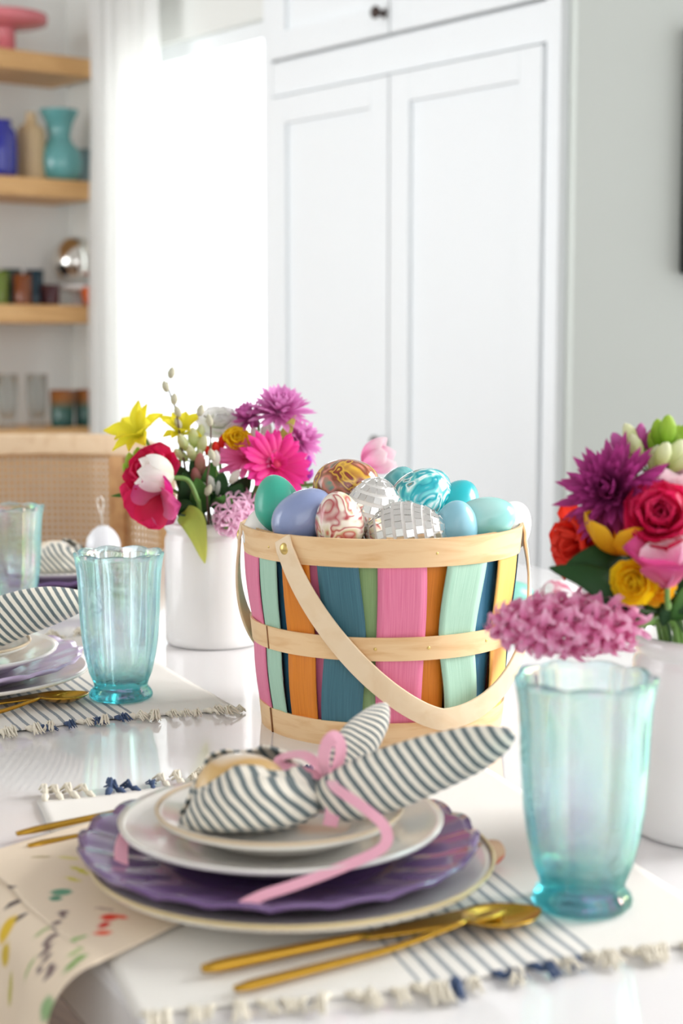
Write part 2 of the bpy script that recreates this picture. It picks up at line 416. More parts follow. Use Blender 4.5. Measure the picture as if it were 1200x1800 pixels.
gs = thing('footed_stand', 'white footed stand under the silver globe', 'stand', on_shelf(2, 138, 2.23))
b = MB(); b.lathe([(0, 0), (0.035, 0), (0.033, 0.006), (0.014, 0.012), (0.014, 0.045), (0.03, 0.052), (0.082, 0.058), (0.086, 0.072), (0.08, 0.072), (0.03, 0.064), (0, 0.064)], 32); b.build('pedestal', CERAM, gs)
p = on_shelf(2, 138, 2.23); b = MB()
b.lathe([(0, 0), (0.03, 0.004), (0.062, 0.025), (0.08, 0.065), (0.082, 0.09), (0.07, 0.13), (0.045, 0.157), (0.02, 0.168), (0, 0.17)], 40)
tag(b.build('silver_globe', SILVER, None, loc=p+Vector((0, 0, 0.066))), 'polished silver globe with bright highlight on the white stand', 'globe')
def stem_glass(px, lab):
    r, h = 0.034, 0.18
    shade('tall_glass', [(0, 0), (r*0.9, 0), (r*0.85, 0.01), (r*0.8, 0.03), (r, 0.09), (r*1.05, h), (r*1.05-0.0025, h), (r-0.003, 0.09), (r*0.6, 0.035), (0, 0.032)], CLEARG, lab, 'glass', 3, px, 2.2, 'clear glasses on the lowest shelf')
stem_glass(14, 'tall clear glass at the end of the lowest shelf'); stem_glass(66, 'tall clear glass next to the amber and green tumblers')
def two_tone():
    k = N('amber_teal_glass'); k.p.inputs['Roughness'].default_value = 0.15
    tc = k.n('ShaderNodeTexCoord'); sx = k.n('ShaderNodeSeparateXYZ'); k.l(tc.outputs['Generated'], sx.inputs[0])
    k.l(k.ramp(sx.outputs[2], [(0.0, (40, 84, 82)), (0.5, (52, 92, 80)), (0.75, (146, 92, 44)), (1, (150, 90, 50))]), k.p.inputs['Base Color']); return k.m
TT = two_tone()
tumbler(TT, 'amber rimmed green tumbler beside the clear glass', 3, 110, 2.18, 0.042, 0.125, 'amber and green tumblers')
tumbler(TT, 'amber rimmed green tumbler nearest the curtain', 3, 152, 2.18, 0.042, 0.125, 'amber and green tumblers')

# ------------------------------------------------------------------ table
TA = R(28); TU = Vector((math.sin(TA), -math.cos(TA), 0)); TV = Vector((math.cos(TA), math.sin(TA), 0)); T0 = Vector((-0.143, 0.87, 0))
def tw(w_, t_, z=0): p = T0 + TV*w_ - TU*t_; return Vector((p.x, p.y, z))
tb = thing('table', 'large white quartz table with glossy top, carrying the whole setting', 'table', tw(0.575, 0.56, 0), TA)
b = MB(); b.box((0, 0, TZ-0.025), (1.15, 2.24, 0.05)); b.build('tabletop', QUARTZ, tb, smooth=False, bevel=0.006)
TLEG = mat('table_leg_paint', (222, 216, 208), 0.5)
b = MB(); b.box((0, 0, TZ-0.1), (0.95, 2.0, 0.1)); b.build('apron', TLEG, tb, smooth=False)
for sx in (-1, 1):
    for sy in (-1, 1):
        b = MB(); b.box((sx*0.44, sy*0.95, (TZ-0.15)/2), (0.08, 0.08, TZ-0.15)); b.build('leg', TLEG, tb, smooth=False, bevel=0.004)

# ------------------------------------------------------------------ cane chair at the far end of the table
CR = TA
ch = thing('cane_chair', 'cane barrel chair with pale wooden top rail at the far table end', 'chair', (-0.60, 2.83, 0), CR)
def arc(a): # plan of the back: a from -1 (left) to 1 (right)
    t = a*R(118)
    return Vector((0.29*math.sin(t), 0.25*math.cos(t), 0))
def top(a): return 0.905 - 0.16*max(0, abs(a)-0.55)**1.3
As = [i/40*2-1 for i in range(41)]
b = MB(); b.strip([arc(a)*1.0 + Vector((0, 0, top(a))) for a in As], 0.042, 0.03, (0, 0, 1)); b.build('top_rail', CHAIRTOP, ch, bevel=0.006, smooth=False)
b = MB(); b.strip([arc(a) + Vector((0, 0, 0.5)) for a in As], 0.035, 0.03, (0, 0, 1)); b.build('lower_rail', CHAIRW, ch, smooth=False)
for a in (-0.98, -0.52, 0.52, 0.98):
    b = MB(); p = arc(a); b.strip([p + Vector((0, 0, 0.42)), p+Vector((0, 0, top(a)-0.02))], 0.034, 0.03, arc(a+0.02)-arc(a-0.02)); b.build('post', CHAIRW, ch, smooth=False)
b = MB()
nV = 96
for i in range(nV+1):
    a = -0.97 + 1.94*i/nV; p = arc(a)
    b.strip([p+Vector((0, 0, 0.515)), p+Vector((0, 0, top(a)-0.02))], 0.0058, 0.0015, arc(a+0.02)-arc(a-0.02))
for i in range(29):
    z = 0.522 + i*0.0128
    b.strip([arc(a)*0.996+Vector((0, 0, z)) for a in As if top(a)-0.02 > z], 0.006, 0.0015, (0, 0, 1))
o = b.build('cane_webbing', CANE, ch, smooth=False); o['kind'] = 'stuff'
b = MB(); b.lathe([(0, 0.42), (0.25, 0.42), (0.27, 0.43), (0.27, 0.455), (0.25, 0.468), (0, 0.475)], 40, fr=lambda t, z, j: 1.0 if math.sin(t) > -2 else 1); b.build('seat', mat('seat_fabric', (232, 222, 206), 0.9), ch)
for sx in (-1, 1):
    for y in (-0.1, 0.17):
        b = MB(); b.tube([(sx*0.2, y, 0.43), (sx*0.22, y*1.15, 0)], [0.02, 0.014], 12); b.build('leg', CHAIRW, ch)

# ------------------------------------------------------------------ placemats
def mat_fabric():
    k = N('striped_woven_cotton'); k.p.inputs['Roughness'].default_value = 0.9; k.p.inputs['Sheen Weight'].default_value = 0.2
    uv = k.n('ShaderNodeUVMap'); sx = k.n('ShaderNodeSeparateXYZ'); k.l(uv.outputs[0], sx.inputs[0]); x, y = sx.outputs[0], sx.outputs[1]
    nz = k.n('ShaderNodeTexNoise'); nz.inputs['Scale'].default_value = 900
    k.l(uv.outputs[0], nz.inputs['Vector'])
    xx = k.math('ADD', x, k.math('MULTIPLY', k.math('SUBTRACT', nz.outputs['Fac'], 0.5), 0.002))
    def band(a, b_): return k.math('MULTIPLY', k.math('GREATER_THAN', xx, a), k.math('LESS_THAN', xx, b_))
    fr = k.math('LESS_THAN', k.math('FRACT', k.math('DIVIDE', xx, 0.0112)), 0.33)
    bands = band(0.158, 0.272)
    st = k.math('MULTIPLY', k.math('MULTIPLY', fr, bands), k.math('ADD', 0.55, k.math('MULTIPLY', nz.outputs['Fac'], 0.4)))
    k.l(k.mix(st, lin((240, 236, 228)), lin((58, 88, 112))), k.p.inputs['Base Color'])
    wv = k.n('ShaderNodeTexWave'); wv.inputs['Scale'].default_value = 260; wv.bands_direction = 'Y'; k.l(uv.outputs[0], wv.inputs['Vector'])
    k.bump(wv.outputs['Fac'], 0.35, 0.001)
    return k.m
MATF = mat_fabric()
TW = mat('cream_thread', (240, 232, 214), 0.9); TB = mat('indigo_thread', (70, 88, 122), 0.9)
tass = {}
def tassel_mesh(v, m, key):
    if (v, key) in tass: return tass[(v, key)]
    rnd = random.Random(v); b = MB()
    b.tube([(0, 0.002, 0.0015), (0.0, -0.004, 0.003), (0, -0.008, 0.002)], [0.0016, 0.0026, 0.0018], 6)
    for i in range(13):
        a = rnd.uniform(-0.45, 0.45); L = rnd.uniform(0.008, 0.015); e = rnd.uniform(0.0, 0.006)
        b.tube([(0, -0.007, 0.002), (math.sin(a)*L*0.5, -0.007-L*0.55, 0.003+e), (math.sin(a)*L, -0.007-L, 0.001+e*0.4)], [0.0011, 0.0009, 0.0005], 4)
    tass[(v, key)] = b.mesh('tassel', m); return tass[(v, key)]
MW, MD = 0.37, 0.42
def placemat(o, ang, label, seed):
    """o: near left corner on the table; ang: direction of the fringed edge"""
    t = thing('placemat', label, 'placemat', (o.x, o.y, TZ), ang, 'striped placemats with tasselled ends')
    rnd = random.Random(seed)
    def fn(u, v):
        x, y = u*MW, v*MD
        wob = 0.006*math.sin(u*9+seed) * (1 if v < 0.5 else -1) * abs(2*v-1)**3
        z = 0.0016 + 0.0022*max(0, noise.noise(Vector((x*22, y*22, seed)))) * (abs(2*v-1)**2 + abs(2*u-1)**4)
        return (x, y+wob, z)
    b = MB(); b.grid(fn, 50, 50); b.uv = [(u*MW, v*MD) for u, v in b.uv]
    b.build('cloth', MATF, t, solid=0.0015)
    n = 30
    for side in (0, 1):
        for i in range(n):
            x = (i+0.5)/n*MW; blue = (0.155 < x < 0.275 and i % 2 == 0) or (side == 1 and 0.05 < x < 0.1)
            y = (0 if side == 0 else MD) + 0.006*math.sin(x/MW*9+seed)*(1 if side == 0 else -1)
            me = tassel_mesh(rnd.randint(0, 4), TB if blue else TW, blue)
            M = Matrix.Translation((x, y, 0.0005)) @ Matrix.Rotation(rnd.uniform(-0.6, 0.6) + (PI if side else 0), 4, 'Z') @ Matrix.Scale(rnd.uniform(0.8, 1.25), 4)
            ob = link('tassel', me, t, M=M)
            if blue: ob['label'] = 'indigo tassel'
    return t
A1 = R(18); O1 = Vector((-0.108, 0.788, 0))
placemat(O1, A1, 'white striped placemat nearest the camera under the purple charger', 1)
A2 = R(25); c2 = Vector((-0.105, 1.497, 0)) - Vector((math.cos(A2), math.sin(A2), 0))*MW
placemat(c2, A2, 'white striped placemat under the lilac plate, further back on the table', 2)
A3 = R(28)

# ------------------------------------------------------------------ plates
def plate(name, label, cat, c, z, Rr, h, m, rim=None, scallop=0, group=None, amp=0.018, well=0.6, th=0.0045):
    t = thing(name, label, cat, (c[0], c[1], z), 0, group)
    n = 144 if scallop else 72
    a = well*Rr
    topc = [(0, 0.003+th*0.4), (a*0.9, 0.003+th*0.4), (a, 0.005+th*0.4), (a*1.08, 0.009+th*0.3), (Rr*0.8, h*0.62+th*0.3), (Rr*0.95, h*0.93), (Rr, h)]
    botc = [(Rr*0.985, h-th*0.85), (Rr*0.8, h*0.62-th*0.7), (a*1.08, 0.003), (a, 0.0), (a*0.92, 0.0), (a*0.9, 0.0015), (0, 0.0015)]
    prof = botc[::-1] + topc[::-1]
    if scallop:
        fr = lambda tt, zz, j: 1 + amp*(abs(math.cos(tt*scallop/2))-0.6)*max(0, (zz/h-0.72))/0.28
        fz = lambda tt, r, j: 0.004*(abs(math.cos(tt*scallop/2))-0.6)*max(0, r/Rr-0.7)/0.3 + 0.001*math.sin(tt*scallop/2)**2*(1 if r > Rr*.8 else 0)
    else: fr = fz = None
    b = MB(); b.lathe(prof, n, fr, fz); b.build('dish', m, t)
    if rim:
        rp = [(Rr*0.992*math.cos(2*PI*i/72), Rr*0.992*math.sin(2*PI*i/72), h*0.99) for i in range(73)]
        b = MB(); b.tube(rp, 0.0015, 8, 1.0); o = b.build('rim_edge', rim, t); o['label'] = 'painted edge band'
    return t
BUNGRP = None
S1 = (-0.037, 0.997)
plate('dinner_plate', 'white dinner plate with cream edge, lowest of the nearest stack', 'plate', (-0.032, 0.993), TZ+0.0055, 0.132, 0.019, PLATEW, CREAMRIM)
plate('scalloped_plate', 'deep purple scalloped plate in the nearest stack', 'plate', (-0.041, 1.0), TZ+0.0135, 0.131, 0.0205, PURPLE, None, 22, well=0.58)
plate('salad_plate', 'plain white plate on top of the deep purple plate', 'plate', (-0.040, 1.012), TZ+0.0225, 0.108, 0.021, PLATEW, None, well=0.6)
plate('side_plate', 'small tan-rimmed plate directly under the nearest bunny napkin', 'plate', (-0.041, 1.012), TZ+0.0325, 0.082, 0.018, PLATEW, TANRIM, well=0.62)
S2 = (-0.405, 1.585)
plate('dinner_plate', 'white dinner plate beneath the lilac scalloped plate', 'plate', (S2[0]+0.004, S2[1]), TZ+0.0045, 0.141, 0.019, PLATEW, None)
plate('scalloped_plate', 'lilac scalloped plate in the second stack, by the middle glass', 'plate', (S2[0], S2[1]), TZ+0.0125, 0.137, 0.0225, LILAC, None, 22, well=0.58)
plate('salad_plate', 'plain white plate on top of the lilac plate', 'plate', (S2[0], S2[1]), TZ+0.0215, 0.112, 0.022, PLATEW, None)
plate('side_plate', 'small plate under the second bunny napkin', 'plate', (S2[0], S2[1]), TZ+0.0315, 0.084, 0.018, PLATEW, TANRIM)
S3 = (-0.41, 2.235)
plate('dinner_plate', 'white dinner plate of the farthest setting near the cane chair', 'plate', S3, TZ+0.0005, 0.139, 0.019, PLATEW, None)
plate('scalloped_plate', 'muted purple scalloped plate of the farthest setting', 'plate', S3, TZ+0.0085, 0.135, 0.0225, PURPLE, None, 22, well=0.58)
plate('salad_plate', 'plain white plate of the farthest setting under the napkin', 'plate', S3, TZ+0.0175, 0.1, 0.02, PLATEW, None)

# ------------------------------------------------------------------ floral napkin draped over the table edge
def floral_mat():
    k = N('floral_linen'); k.p.inputs['Roughness'].default_value = 0.9
    a = k.n('ShaderNodeVertexColor'); a.layer_name = 'print'; k.l(a.outputs[0], k.p.inputs['Base Color'])
    nz = k.n('ShaderNodeTexNoise'); nz.inputs['Scale'].default_value = 900; k.bump(nz.outputs['Fac'], 0.2, 0.0005); return k.m
strokes = []
rf = random.Random(11)
# (p across 0..1, q along 0..1, half length, half width, angle, colour)
for (p_, q_, L_, W_, an, c_) in [
    (0.23, 0.365, 0.034, 0.026, 0.9, (232, 62, 40)), (0.19, 0.385, 0.026, 0.020, 1.9, (214, 44, 34)), (0.14, 0.40, 0.030, 0.018, 1.0, (236, 96, 66)), (0.20, 0.352, 0.030, 0.014, 0.5, (240, 92, 60)),
    (0.52, 0.39, 0.036, 0.024, 1.0, (104, 160, 130)), (0.49, 0.405, 0.022, 0.018, 1.0, (90, 148, 120)),
    (0.62, 0.34, 0.042, 0.012, 0.4, (216, 206, 84)), (0.58, 0.36, 0.030, 0.010, 0.6, (222, 210, 96)), (0.68, 0.30, 0.045, 0.016, 0.5, (226, 212, 120)), (0.74, 0.34, 0.04, 0.012, 0.7, (226, 212, 140)),
    (0.58, 0.47, 0.045, 0.010, 1.1, (66, 54, 60)), (0.66, 0.45, 0.030, 0.008, 1.0, (80, 66, 70)), (0.50, 0.485, 0.036, 0.010, 1.1, (70, 58, 66)),
    (0.52, 0.50, 0.040, 0.030, 1.4, (226, 188, 50)), (0.48, 0.525, 0.034, 0.024, 1.2, (214, 184, 64)), (0.44, 0.56, 0.05, 0.012, 1.4, (196, 186, 96)),
    (0.17, 0.44, 0.040, 0.012, 1.5, (140, 182, 100)), (0.05, 0.47, 0.034, 0.012, 1.8, (124, 168, 86)), (0.10, 0.46, 0.030, 0.008, 1.8, (160, 190, 110)), (0.33, 0.47, 0.034, 0.008, 1.5, (176, 186, 130)), (0.25, 0.51, 0.036, 0.010, 1.4, (164, 182, 112)),
    (0.02, 0.52, 0.03, 0.03, 1.4, (150, 182, 130)), (0.30, 0.36, 0.040, 0.006, 0.7, (170, 140, 130)), (0.82, 0.37, 0.036, 0.008, 0.8, (180, 160, 110)), (0.80, 0.30, 0.03, 0.007, 0.6, (150, 130, 110))]:
    strokes.append((p_, q_, L_, W_, an, c_))
for i, (u_, v_) in enumerate([(0.36, 0.42), (0.38, 0.415), (0.33, 0.437), (0.30, 0.45), (0.31, 0.458), (0.27, 0.465), (0.265, 0.475), (0.23, 0.478), (0.22, 0.485), (0.18, 0.488), (0.17, 0.50), (0.12, 0.49), (0.10, 0.495)]): strokes.append((u_, v_, 0.016, 0.011, i*0.9, (96, 72, 82)))
for i in range(46): strokes.append((rf.random(), rf.choice([rf.uniform(0.54, 1), rf.uniform(0.05, 0.28)]), rf.uniform(0.02, 0.045), 0.012, rf.random()*3, rf.choice([(150, 186, 120), (96, 76, 86), (222, 206, 120), (226, 110, 84)])))
FB = lin((238, 220, 196))
def fcol(u, v):
    c = FB
    for (p_, q_, L_, W_, an, cc) in strokes:
        dx, dy = (u-p_)*0.36, (v-q_)*1.0
        if abs(dx) > 0.09 or abs(dy) > 0.09: continue
        ca, sa = math.cos(an), math.sin(an); x, y = dx*ca+dy*sa, -dx*sa+dy*ca
        d = (x/(L_*0.5))**2 + (y/(W_*0.45))**2
        if d < 1:
            t = min(1, (1-d)*2.2); l2 = lin(cc); c = tuple(c[i]*(1-t)+l2[i]*t for i in range(3)) + (1,)
    return c
Rr = [Vector((-0.015, 1.0, 0)), Vector((-0.085, 0.94, 0)), Vector((-0.139, 0.854, 0))]
Lr = [Vector((-0.075, 1.16, 0)), Vector((-0.165, 1.12, 0)), Vector((-0.255, 1.04, 0))]
q0 = 0.45
def ff(u, v):
    def ed(P, q): return P[0].lerp(P[1], q*2) if q < 0.5 else P[1].lerp(P[2], q*2-1)
    rip = math.sin(u*2*PI*1.6+0.7)
    if v <= q0:
        q = v/q0; p = ed(Rr, q).lerp(ed(Lr, q), u)
        p = Vector((p.x, p.y, TZ+0.0042 + 0.003*max(0, rip)*q*q + 0.0055*u**3*math.sin(PI*q)))
        return p
    s = (v-q0)/(1-q0)*0.30; p = Rr[2].lerp(Lr[2], u)
    out = -TV
    # move the fold line exactly onto the table edge
    rel = (p - T0).dot(TV); p = p - TV*rel
    bend = 0.026; a = min(s/bend, PI/2)
    o_ = math.sin(a)*bend*0.9; dz = (1-math.cos(a))*bend
    if s > bend*PI/2: dz += s - bend*PI/2
    spread = 1-0.42*(1-math.exp(-dz/0.05))
    mid = Rr[2].lerp(Lr[2], 0.5); along = (p-mid).dot(TU)
    p = p + TU*(along*(spread-1)*(0.35 if along > 0 else 1.15)) + out*(o_ + 0.002 + 0.007*(rip+1)*min(1, dz/0.06))
    return Vector((p.x, p.y, TZ+0.0042+0.003*max(0, rip)*(1-min(1, dz/0.02)) - dz))
b = MB(); b.grid(ff, 110, 190, col=fcol)
tag(b.build('floral_napkin', floral_mat(), None, solid=0.0012), 'cream linen napkin with painted wildflowers hanging over the table edge', 'napkin')
# its rolled end that shows past the stack
b = MB(); e0 = onz(838, 1515, TZ+0.012); e1 = onz(872, 1500, TZ+0.012)
def roll(u, v):
    p = e0.lerp(e1, v); a = u*2*PI*1.15; rr = (0.0095-0.0012*u) * (1-0.25*v**3)
    d = (e1-e0).normalized(); s_ = Vector((-d.y, d.x, 0))
    return Vector((p.x, p.y, TZ+0.014)) + s_*(rr*math.cos(a)) + Vector((0, 0, rr*math.sin(a)))
def rcol(u, v):
    t = max(0, 1-((u-0.65)/0.22)**2)*max(0, 1-((v-0.75)/0.4)**2); c1 = lin((196, 160, 130)); c2 = lin((206, 64, 44)); t = min(1, t*2)
    return tuple(c1[i]*(1-t)+c2[i]*t for i in range(3)) + (1,)
b.grid(roll, 40, 20, col=rcol)
tag(b.build('napkin_corner', floral_mat(), None, solid=0.001), 'curled red and tan printed napkin corner past the purple plate', 'napkin')

# ------------------------------------------------------------------ cutlery
def handle_pts(L, rise=0.003): return [(0, x*L, 0.0022+rise*math.sin(PI*x)*x) for x in [i/14 for i in range(15)]]
def knife(label, a, bpt, z):
    d = bpt-a; L = d.length; t = thing('knife', label, 'knife', (a.x, a.y, z), math.atan2(d.y, d.x)-PI/2, 'gold cutlery')
    b = MB(); hl = 0.52*L
    b.tube([(0, i/12*hl, 0.0042) for i in range(13)], [0.0030, 0.0046]+[0.0050-0.0016*i/10 for i in range(11)], 12, 0.75); b.build('handle', GOLD, t)
    b = MB()
    def bl(u, v):
        y = hl*0.97 + v*(L-hl*0.97); wv = 0.0042 + 0.006*math.sin(min(1, v*1.3)*PI/2) - (0.007*max(0, (v-0.8)/0.2)**2)
        return ((u-0.35)*2*max(wv, 0.0008), y, 0.0042)
    b.grid(bl, 6, 20); b.build('blade', GOLD, t, solid=0.0018); return t
def spoon(label, a, bpt, z):
    d = bpt-a; L = d.length; t = thing('spoon', label, 'spoon', (a.x, a.y, z), math.atan2(d.y, d.x)-PI/2, 'gold cutlery')
    bl = 0.058; hl = L-bl
    b = MB(); b.tube([(0, i/16*hl*1.02, 0.0032+0.007*max(0, (i/16-0.55)/0.45)**2*(1 if i < 15 else 0.9)) for i in range(17)], [0.0026, 0.0040]+[0.0040-0.0018*i/14 for i in range(15)], 12, 0.7); b.build('handle', GOLD, t)
    b = MB()
    def bowl(u, v):
        s = 2*u-1; wv = 0.0195*math.sin(PI*min(1, max(0.0, v))**0.85)**0.62 if 0 < v < 1 else 0.001
        y = hl + v*bl; dep = 0.0075*(1-s*s)*math.sin(PI*v)**0.8
        return (s*wv, y, 0.0098-0.004*v - dep)
    b.grid(bowl, 16, 20); b.build('bowl', GOLD, t, solid=0.0012); return t
ZM = TZ+0.0042
knife('gold knife with rounded handle beside the nearest spoon', onz(356, 1716, ZM), onz(884, 1606, ZM), ZM)
spoon('gold spoon in front of the nearest knife', onz(413, 1748, ZM), onz(948, 1611, ZM), ZM)
spoon('gold spoon by the lilac plate, bowl pointing at the middle glass', onz(-150, 1288, ZM), onz(154, 1226, ZM), ZM)
knife('gold knife between the lilac plate and its spoon', onz(-150, 1268, ZM), onz(112, 1222, ZM), ZM)
def fork(label, a, bpt, z):
    d = bpt-a; L = d.length; t = thing('fork', label, 'fork', (a.x, a.y, z), math.atan2(d.y, d.x)-PI/2, 'gold cutlery')
    hl = L*0.68
    b = MB(); b.tube([(0, i/12*hl, 0.0036) for i in range(13)], [0.0024, 0.0036]+[0.0036-0.0012*i/10 for i in range(11)], 10, 0.7); b.build('handle', GOLD, t)
    b = MB(); b.grid(lambda u, v: ((u-0.5)*2*(0.003+0.008*min(1, v*1.4)), hl*0.98+v*L*0.14, 0.0036), 6, 8); b.build('head', GOLD, t, solid=0.0016)
    for k in range(4):
        x = (k-1.5)*0.0055; b = MB(); b.tube([(x, hl*0.98+L*0.13, 0.0036), (x, L*0.93, 0.003), (x*0.95, L, 0.0045)], [0.0016, 0.0014, 0.0006], 6); b.build('tine', GOLD, t)
fork('gold fork behind the nearest plates, handle end showing', onz(30, 1474, ZM), onz(520, 1368, ZM), ZM)
fork('shorter gold fork mostly hidden by the floral napkin and plates', onz(50, 1496, ZM), onz(430, 1424, ZM), ZM)

# ------------------------------------------------------------------ tumblers of aqua glass
def aqua_glass(label, p, rot=0.0):
    t = thing('glass_tumbler', label, 'glass', (p.x, p.y, p.z), rot, 'aqua glass tumblers')
    nf = 9
    outer = [(0.0, 0.0), (0.028, 0.0), (0.0308, 0.0015), (0.0315, 0.005), (0.0298, 0.009), (0.0262, 0.0125), (0.0272, 0.017), (0.0305, 0.027), (0.0345, 0.045), (0.0372, 0.065), (0.0388, 0.09), (0.0396, 0.112), (0.0406, 0.128), (0.0426, 0.140), (0.0438, 0.1455)]
    inner = [(0.0432, 0.1468), (0.0420, 0.1462), (0.0406, 0.140), (0.0386, 0.128), (0.0374, 0.112), (0.0366, 0.09), (0.0348, 0.065), (0.0318, 0.045), (0.0270, 0.027), (0.0215, 0.0195), (0.010, 0.0175), (0.0, 0.017)]
    no = len(outer)
    def fr(tt, z, j):
        fl = abs(math.sin(tt*nf/2)); k = 0.085 if z > 0.02 else (0.03 if z < 0.01 else 0.02)
        if j >= no: k *= 0.35
        return 1 + k*(fl-0.6)
    def fz(tt, r, j):
        zz = (outer+inner)[j][1]
        return 0.0022*(abs(math.sin(tt*nf/2))-0.6)*(1 if zz > 0.138 else 0)
    b = MB(); b.lathe(outer+inner, 160, fr, fz); b.build('vessel', AQUA, t)
    return t
aqua_glass('aqua fluted glass tumbler nearest the camera, in front of the right pot', onz(1022, 1588, TZ+0.0038)+Vector((0, 0, 0)), 0.1)
aqua_glass('aqua fluted glass tumbler between the lilac plate and the left pot', onz(213, 1226, TZ+0.0038), 0.25)
aqua_glass('aqua fluted glass tumbler farthest back, in front of the cane chair', onz(20, 1087, TZ), 0.0)

# ------------------------------------------------------------------ basket
BK = onz(670, 1262, TZ); BH, RT, RB = 0.187, 0.1275, 0.1095
bk = thing('basket', 'round wooden basket of multicoloured upright slats holding painted eggs', 'basket', (BK.x, BK.y, TZ))
def br(z): return RB + (RT-RB)*z/BH
def bp(adeg, z, off=0): # angle 0 faces the camera, positive to the right
    a = R(adeg); r = br(z)+off; return Vector((r*math.sin(a), -r*math.cos(a), z))
def slat_mat(name, c, c2):
    k = N(name); k.p.inputs['Roughness'].default_value = 0.55
    uv = k.n('ShaderNodeUVMap'); mp = k.n('ShaderNodeMapping'); mp.inputs['Scale'].default_value = (14, 0.8, 1); k.l(uv.outputs[0], mp.inputs[0])
    nz = k.n('ShaderNodeTexNoise'); nz.inputs['Scale'].default_value = 4; nz.inputs['Detail'].default_value = 5; k.l(mp.outputs[0], nz.inputs['Vector'])
    k.l(k.ramp(nz.outputs['Fac'], [(0.25, c2), (0.6, c)]), k.p.inputs['Base Color']); k.bump(nz.outputs['Fac'], 0.2, 0.0008); return k.m
SM = {'pink': slat_mat('pink_stain', (238, 136, 170), (222, 104, 144)), 'orange': slat_mat('orange_stain', (226, 136, 30), (204, 110, 14)), 'mint': slat_mat('mint_stain', (176, 212, 190), (150, 194, 170)),
      'teal': slat_mat('teal_stain', (66, 116, 130), (48, 92, 110)), 'green': slat_mat('green_stain', (158, 188, 130), (134, 168, 108)), 'blue': slat_mat('blue_stain', (56, 118, 148), (38, 90, 122)),
      'yellow': slat_mat('yellow_stain', (252, 194, 104), (244, 172, 78)), 'navy': slat_mat('navy_stain', (44, 50, 84), (30, 34, 62)), 'red': slat_mat('red_stain', (190, 60, 60), (160, 40, 44))}
slats = [('pink', -83, -62, 1), ('mint', -60.5, -49.5, 1), ('blue', -53, -40, 0), ('orange', -45, -31, 1), ('pink', -34, -24, 0), ('teal', -27, -9.3, 1), ('green', -12, 0, 0), ('pink', -3.2, 16, 1), ('orange', 12, 28, 0), ('mint', 24.6, 43.6, 1),
         ('blue', 40, 57, 0), ('yellow', 53, 72, 1), ('navy', 68, 90, 0), ('orange', -66, -58, 0), ('teal', -95, -80, 0)]
a = 86; seq = ['teal', 'pink', 'mint', 'orange', 'yellow', 'blue', 'green', 'pink', 'teal', 'mint']; i = 0
while a < 268:
    slats.append((seq[i % 10], a, a+17, 1)); slats.append((seq[(i+4) % 10], a+14, a+22, 0)); a += 19; i += 1
for i, (cn, a0, a1, lay) in enumerate(slats):
    rs = random.Random(i*13+3); ph = rs.uniform(0, 6); am = rs.uniform(0.3, 1.4) if lay else 0.4
    if cn == 'mint' and lay and a0 > 20 and a0 < 30: am = 2.2; ph = 1.0
    def sf(u, v, a0=a0, a1=a1, lay=lay, ph=ph, am=am):
        z = 0.004 + v*(BH-0.008)
        sh = am*math.sin(v*2*PI*1.0+ph); nar = 1-0.06*math.sin(v*PI+ph)
        mid = (a0+a1)/2; ad = mid + (a0+(a1-a0)*u-mid)*nar + sh
        bow = 0.003*math.sin(v*2*PI)*math.sin(ph) if lay else 0
        return bp(ad, z, (0.0 if lay else -0.0035) + abs(bow) + (0.0018*abs(2*u-1)**2 if lay else 0))
    b = MB(); b.grid(sf, 6, 16); o = b.build('slat', SM[cn], bk, solid=0.0014); o['label'] = cn + ' slat'
def hoop(name, z0, z1, off, th=0.0022):
    b = MB(); n = 96; vs = []
    prof = [(br(z0)+off, z0), (br(z0)+off+th, z0), (br(z1)+off+th, z1), (br(z1)+off, z1), (br(z0)+off, z0)]
    b.lathe(prof, n); o = b.build(name, BAND, bk, auto=40); return o
hoop('rim_band', BH-0.024, BH+0.001, 0.0015, 0.0028); 
hoop('inner_rim_band', BH-0.02, BH, -0.0075, 0.0022)
hoop('middle_band', 0.080, 0.101, 0.0028, 0.0022); hoop('base_band', 0.0, 0.023, 0.002, 0.0025)
for z0, z1, aa in ((0.0, 0.023, -62), (0.08, 0.101, -58)):
    b = MB(); p0 = bp(aa, z0, 0.0052); p1 = bp(aa, z1, 0.0052); b.strip([p0, p1], 0.0012, 0.001, bp(aa+1, z0)-bp(aa, z0)); o = b.build('band_seam', mat('seam_dark_wood', (150, 100, 60), 0.7), bk)  # thin darker brown strip marking the band seam
b = MB(); b.lathe([(0, 0.004), (0.105, 0.004), (0.105, 0.009), (0, 0.009)], 48); b.build('base_board', BAND, bk, smooth=False)
BRASS = mat('brass_stud', (226, 196, 120), 0.3, 0.7)
STUD = MB(); STUD.lathe([(0, 0.0022), (0.003, 0.002), (0.005, 0.001), (0.0056, 0), (0, 0)][::-1], 20)
stud_me = STUD.mesh('rivet', BRASS)
def stud(adeg, z, off, s=1.0):
    p = bp(adeg, z, off); d = bp(adeg, z, off+0.01)-p
    link('rivet' if s > 0.6 else 'nail', stud_me, bk, M=Matrix.Translation(p) @ d.to_track_quat('Z', 'Y').to_matrix().to_4x4() @ Matrix.Scale(s, 4))
for aa in (-4, 18, 48): stud(aa, 0.091, 0.005, 0.28)
for aa in (-52, 20): stud(aa, BH-0.012, 0.0042, 0.22)
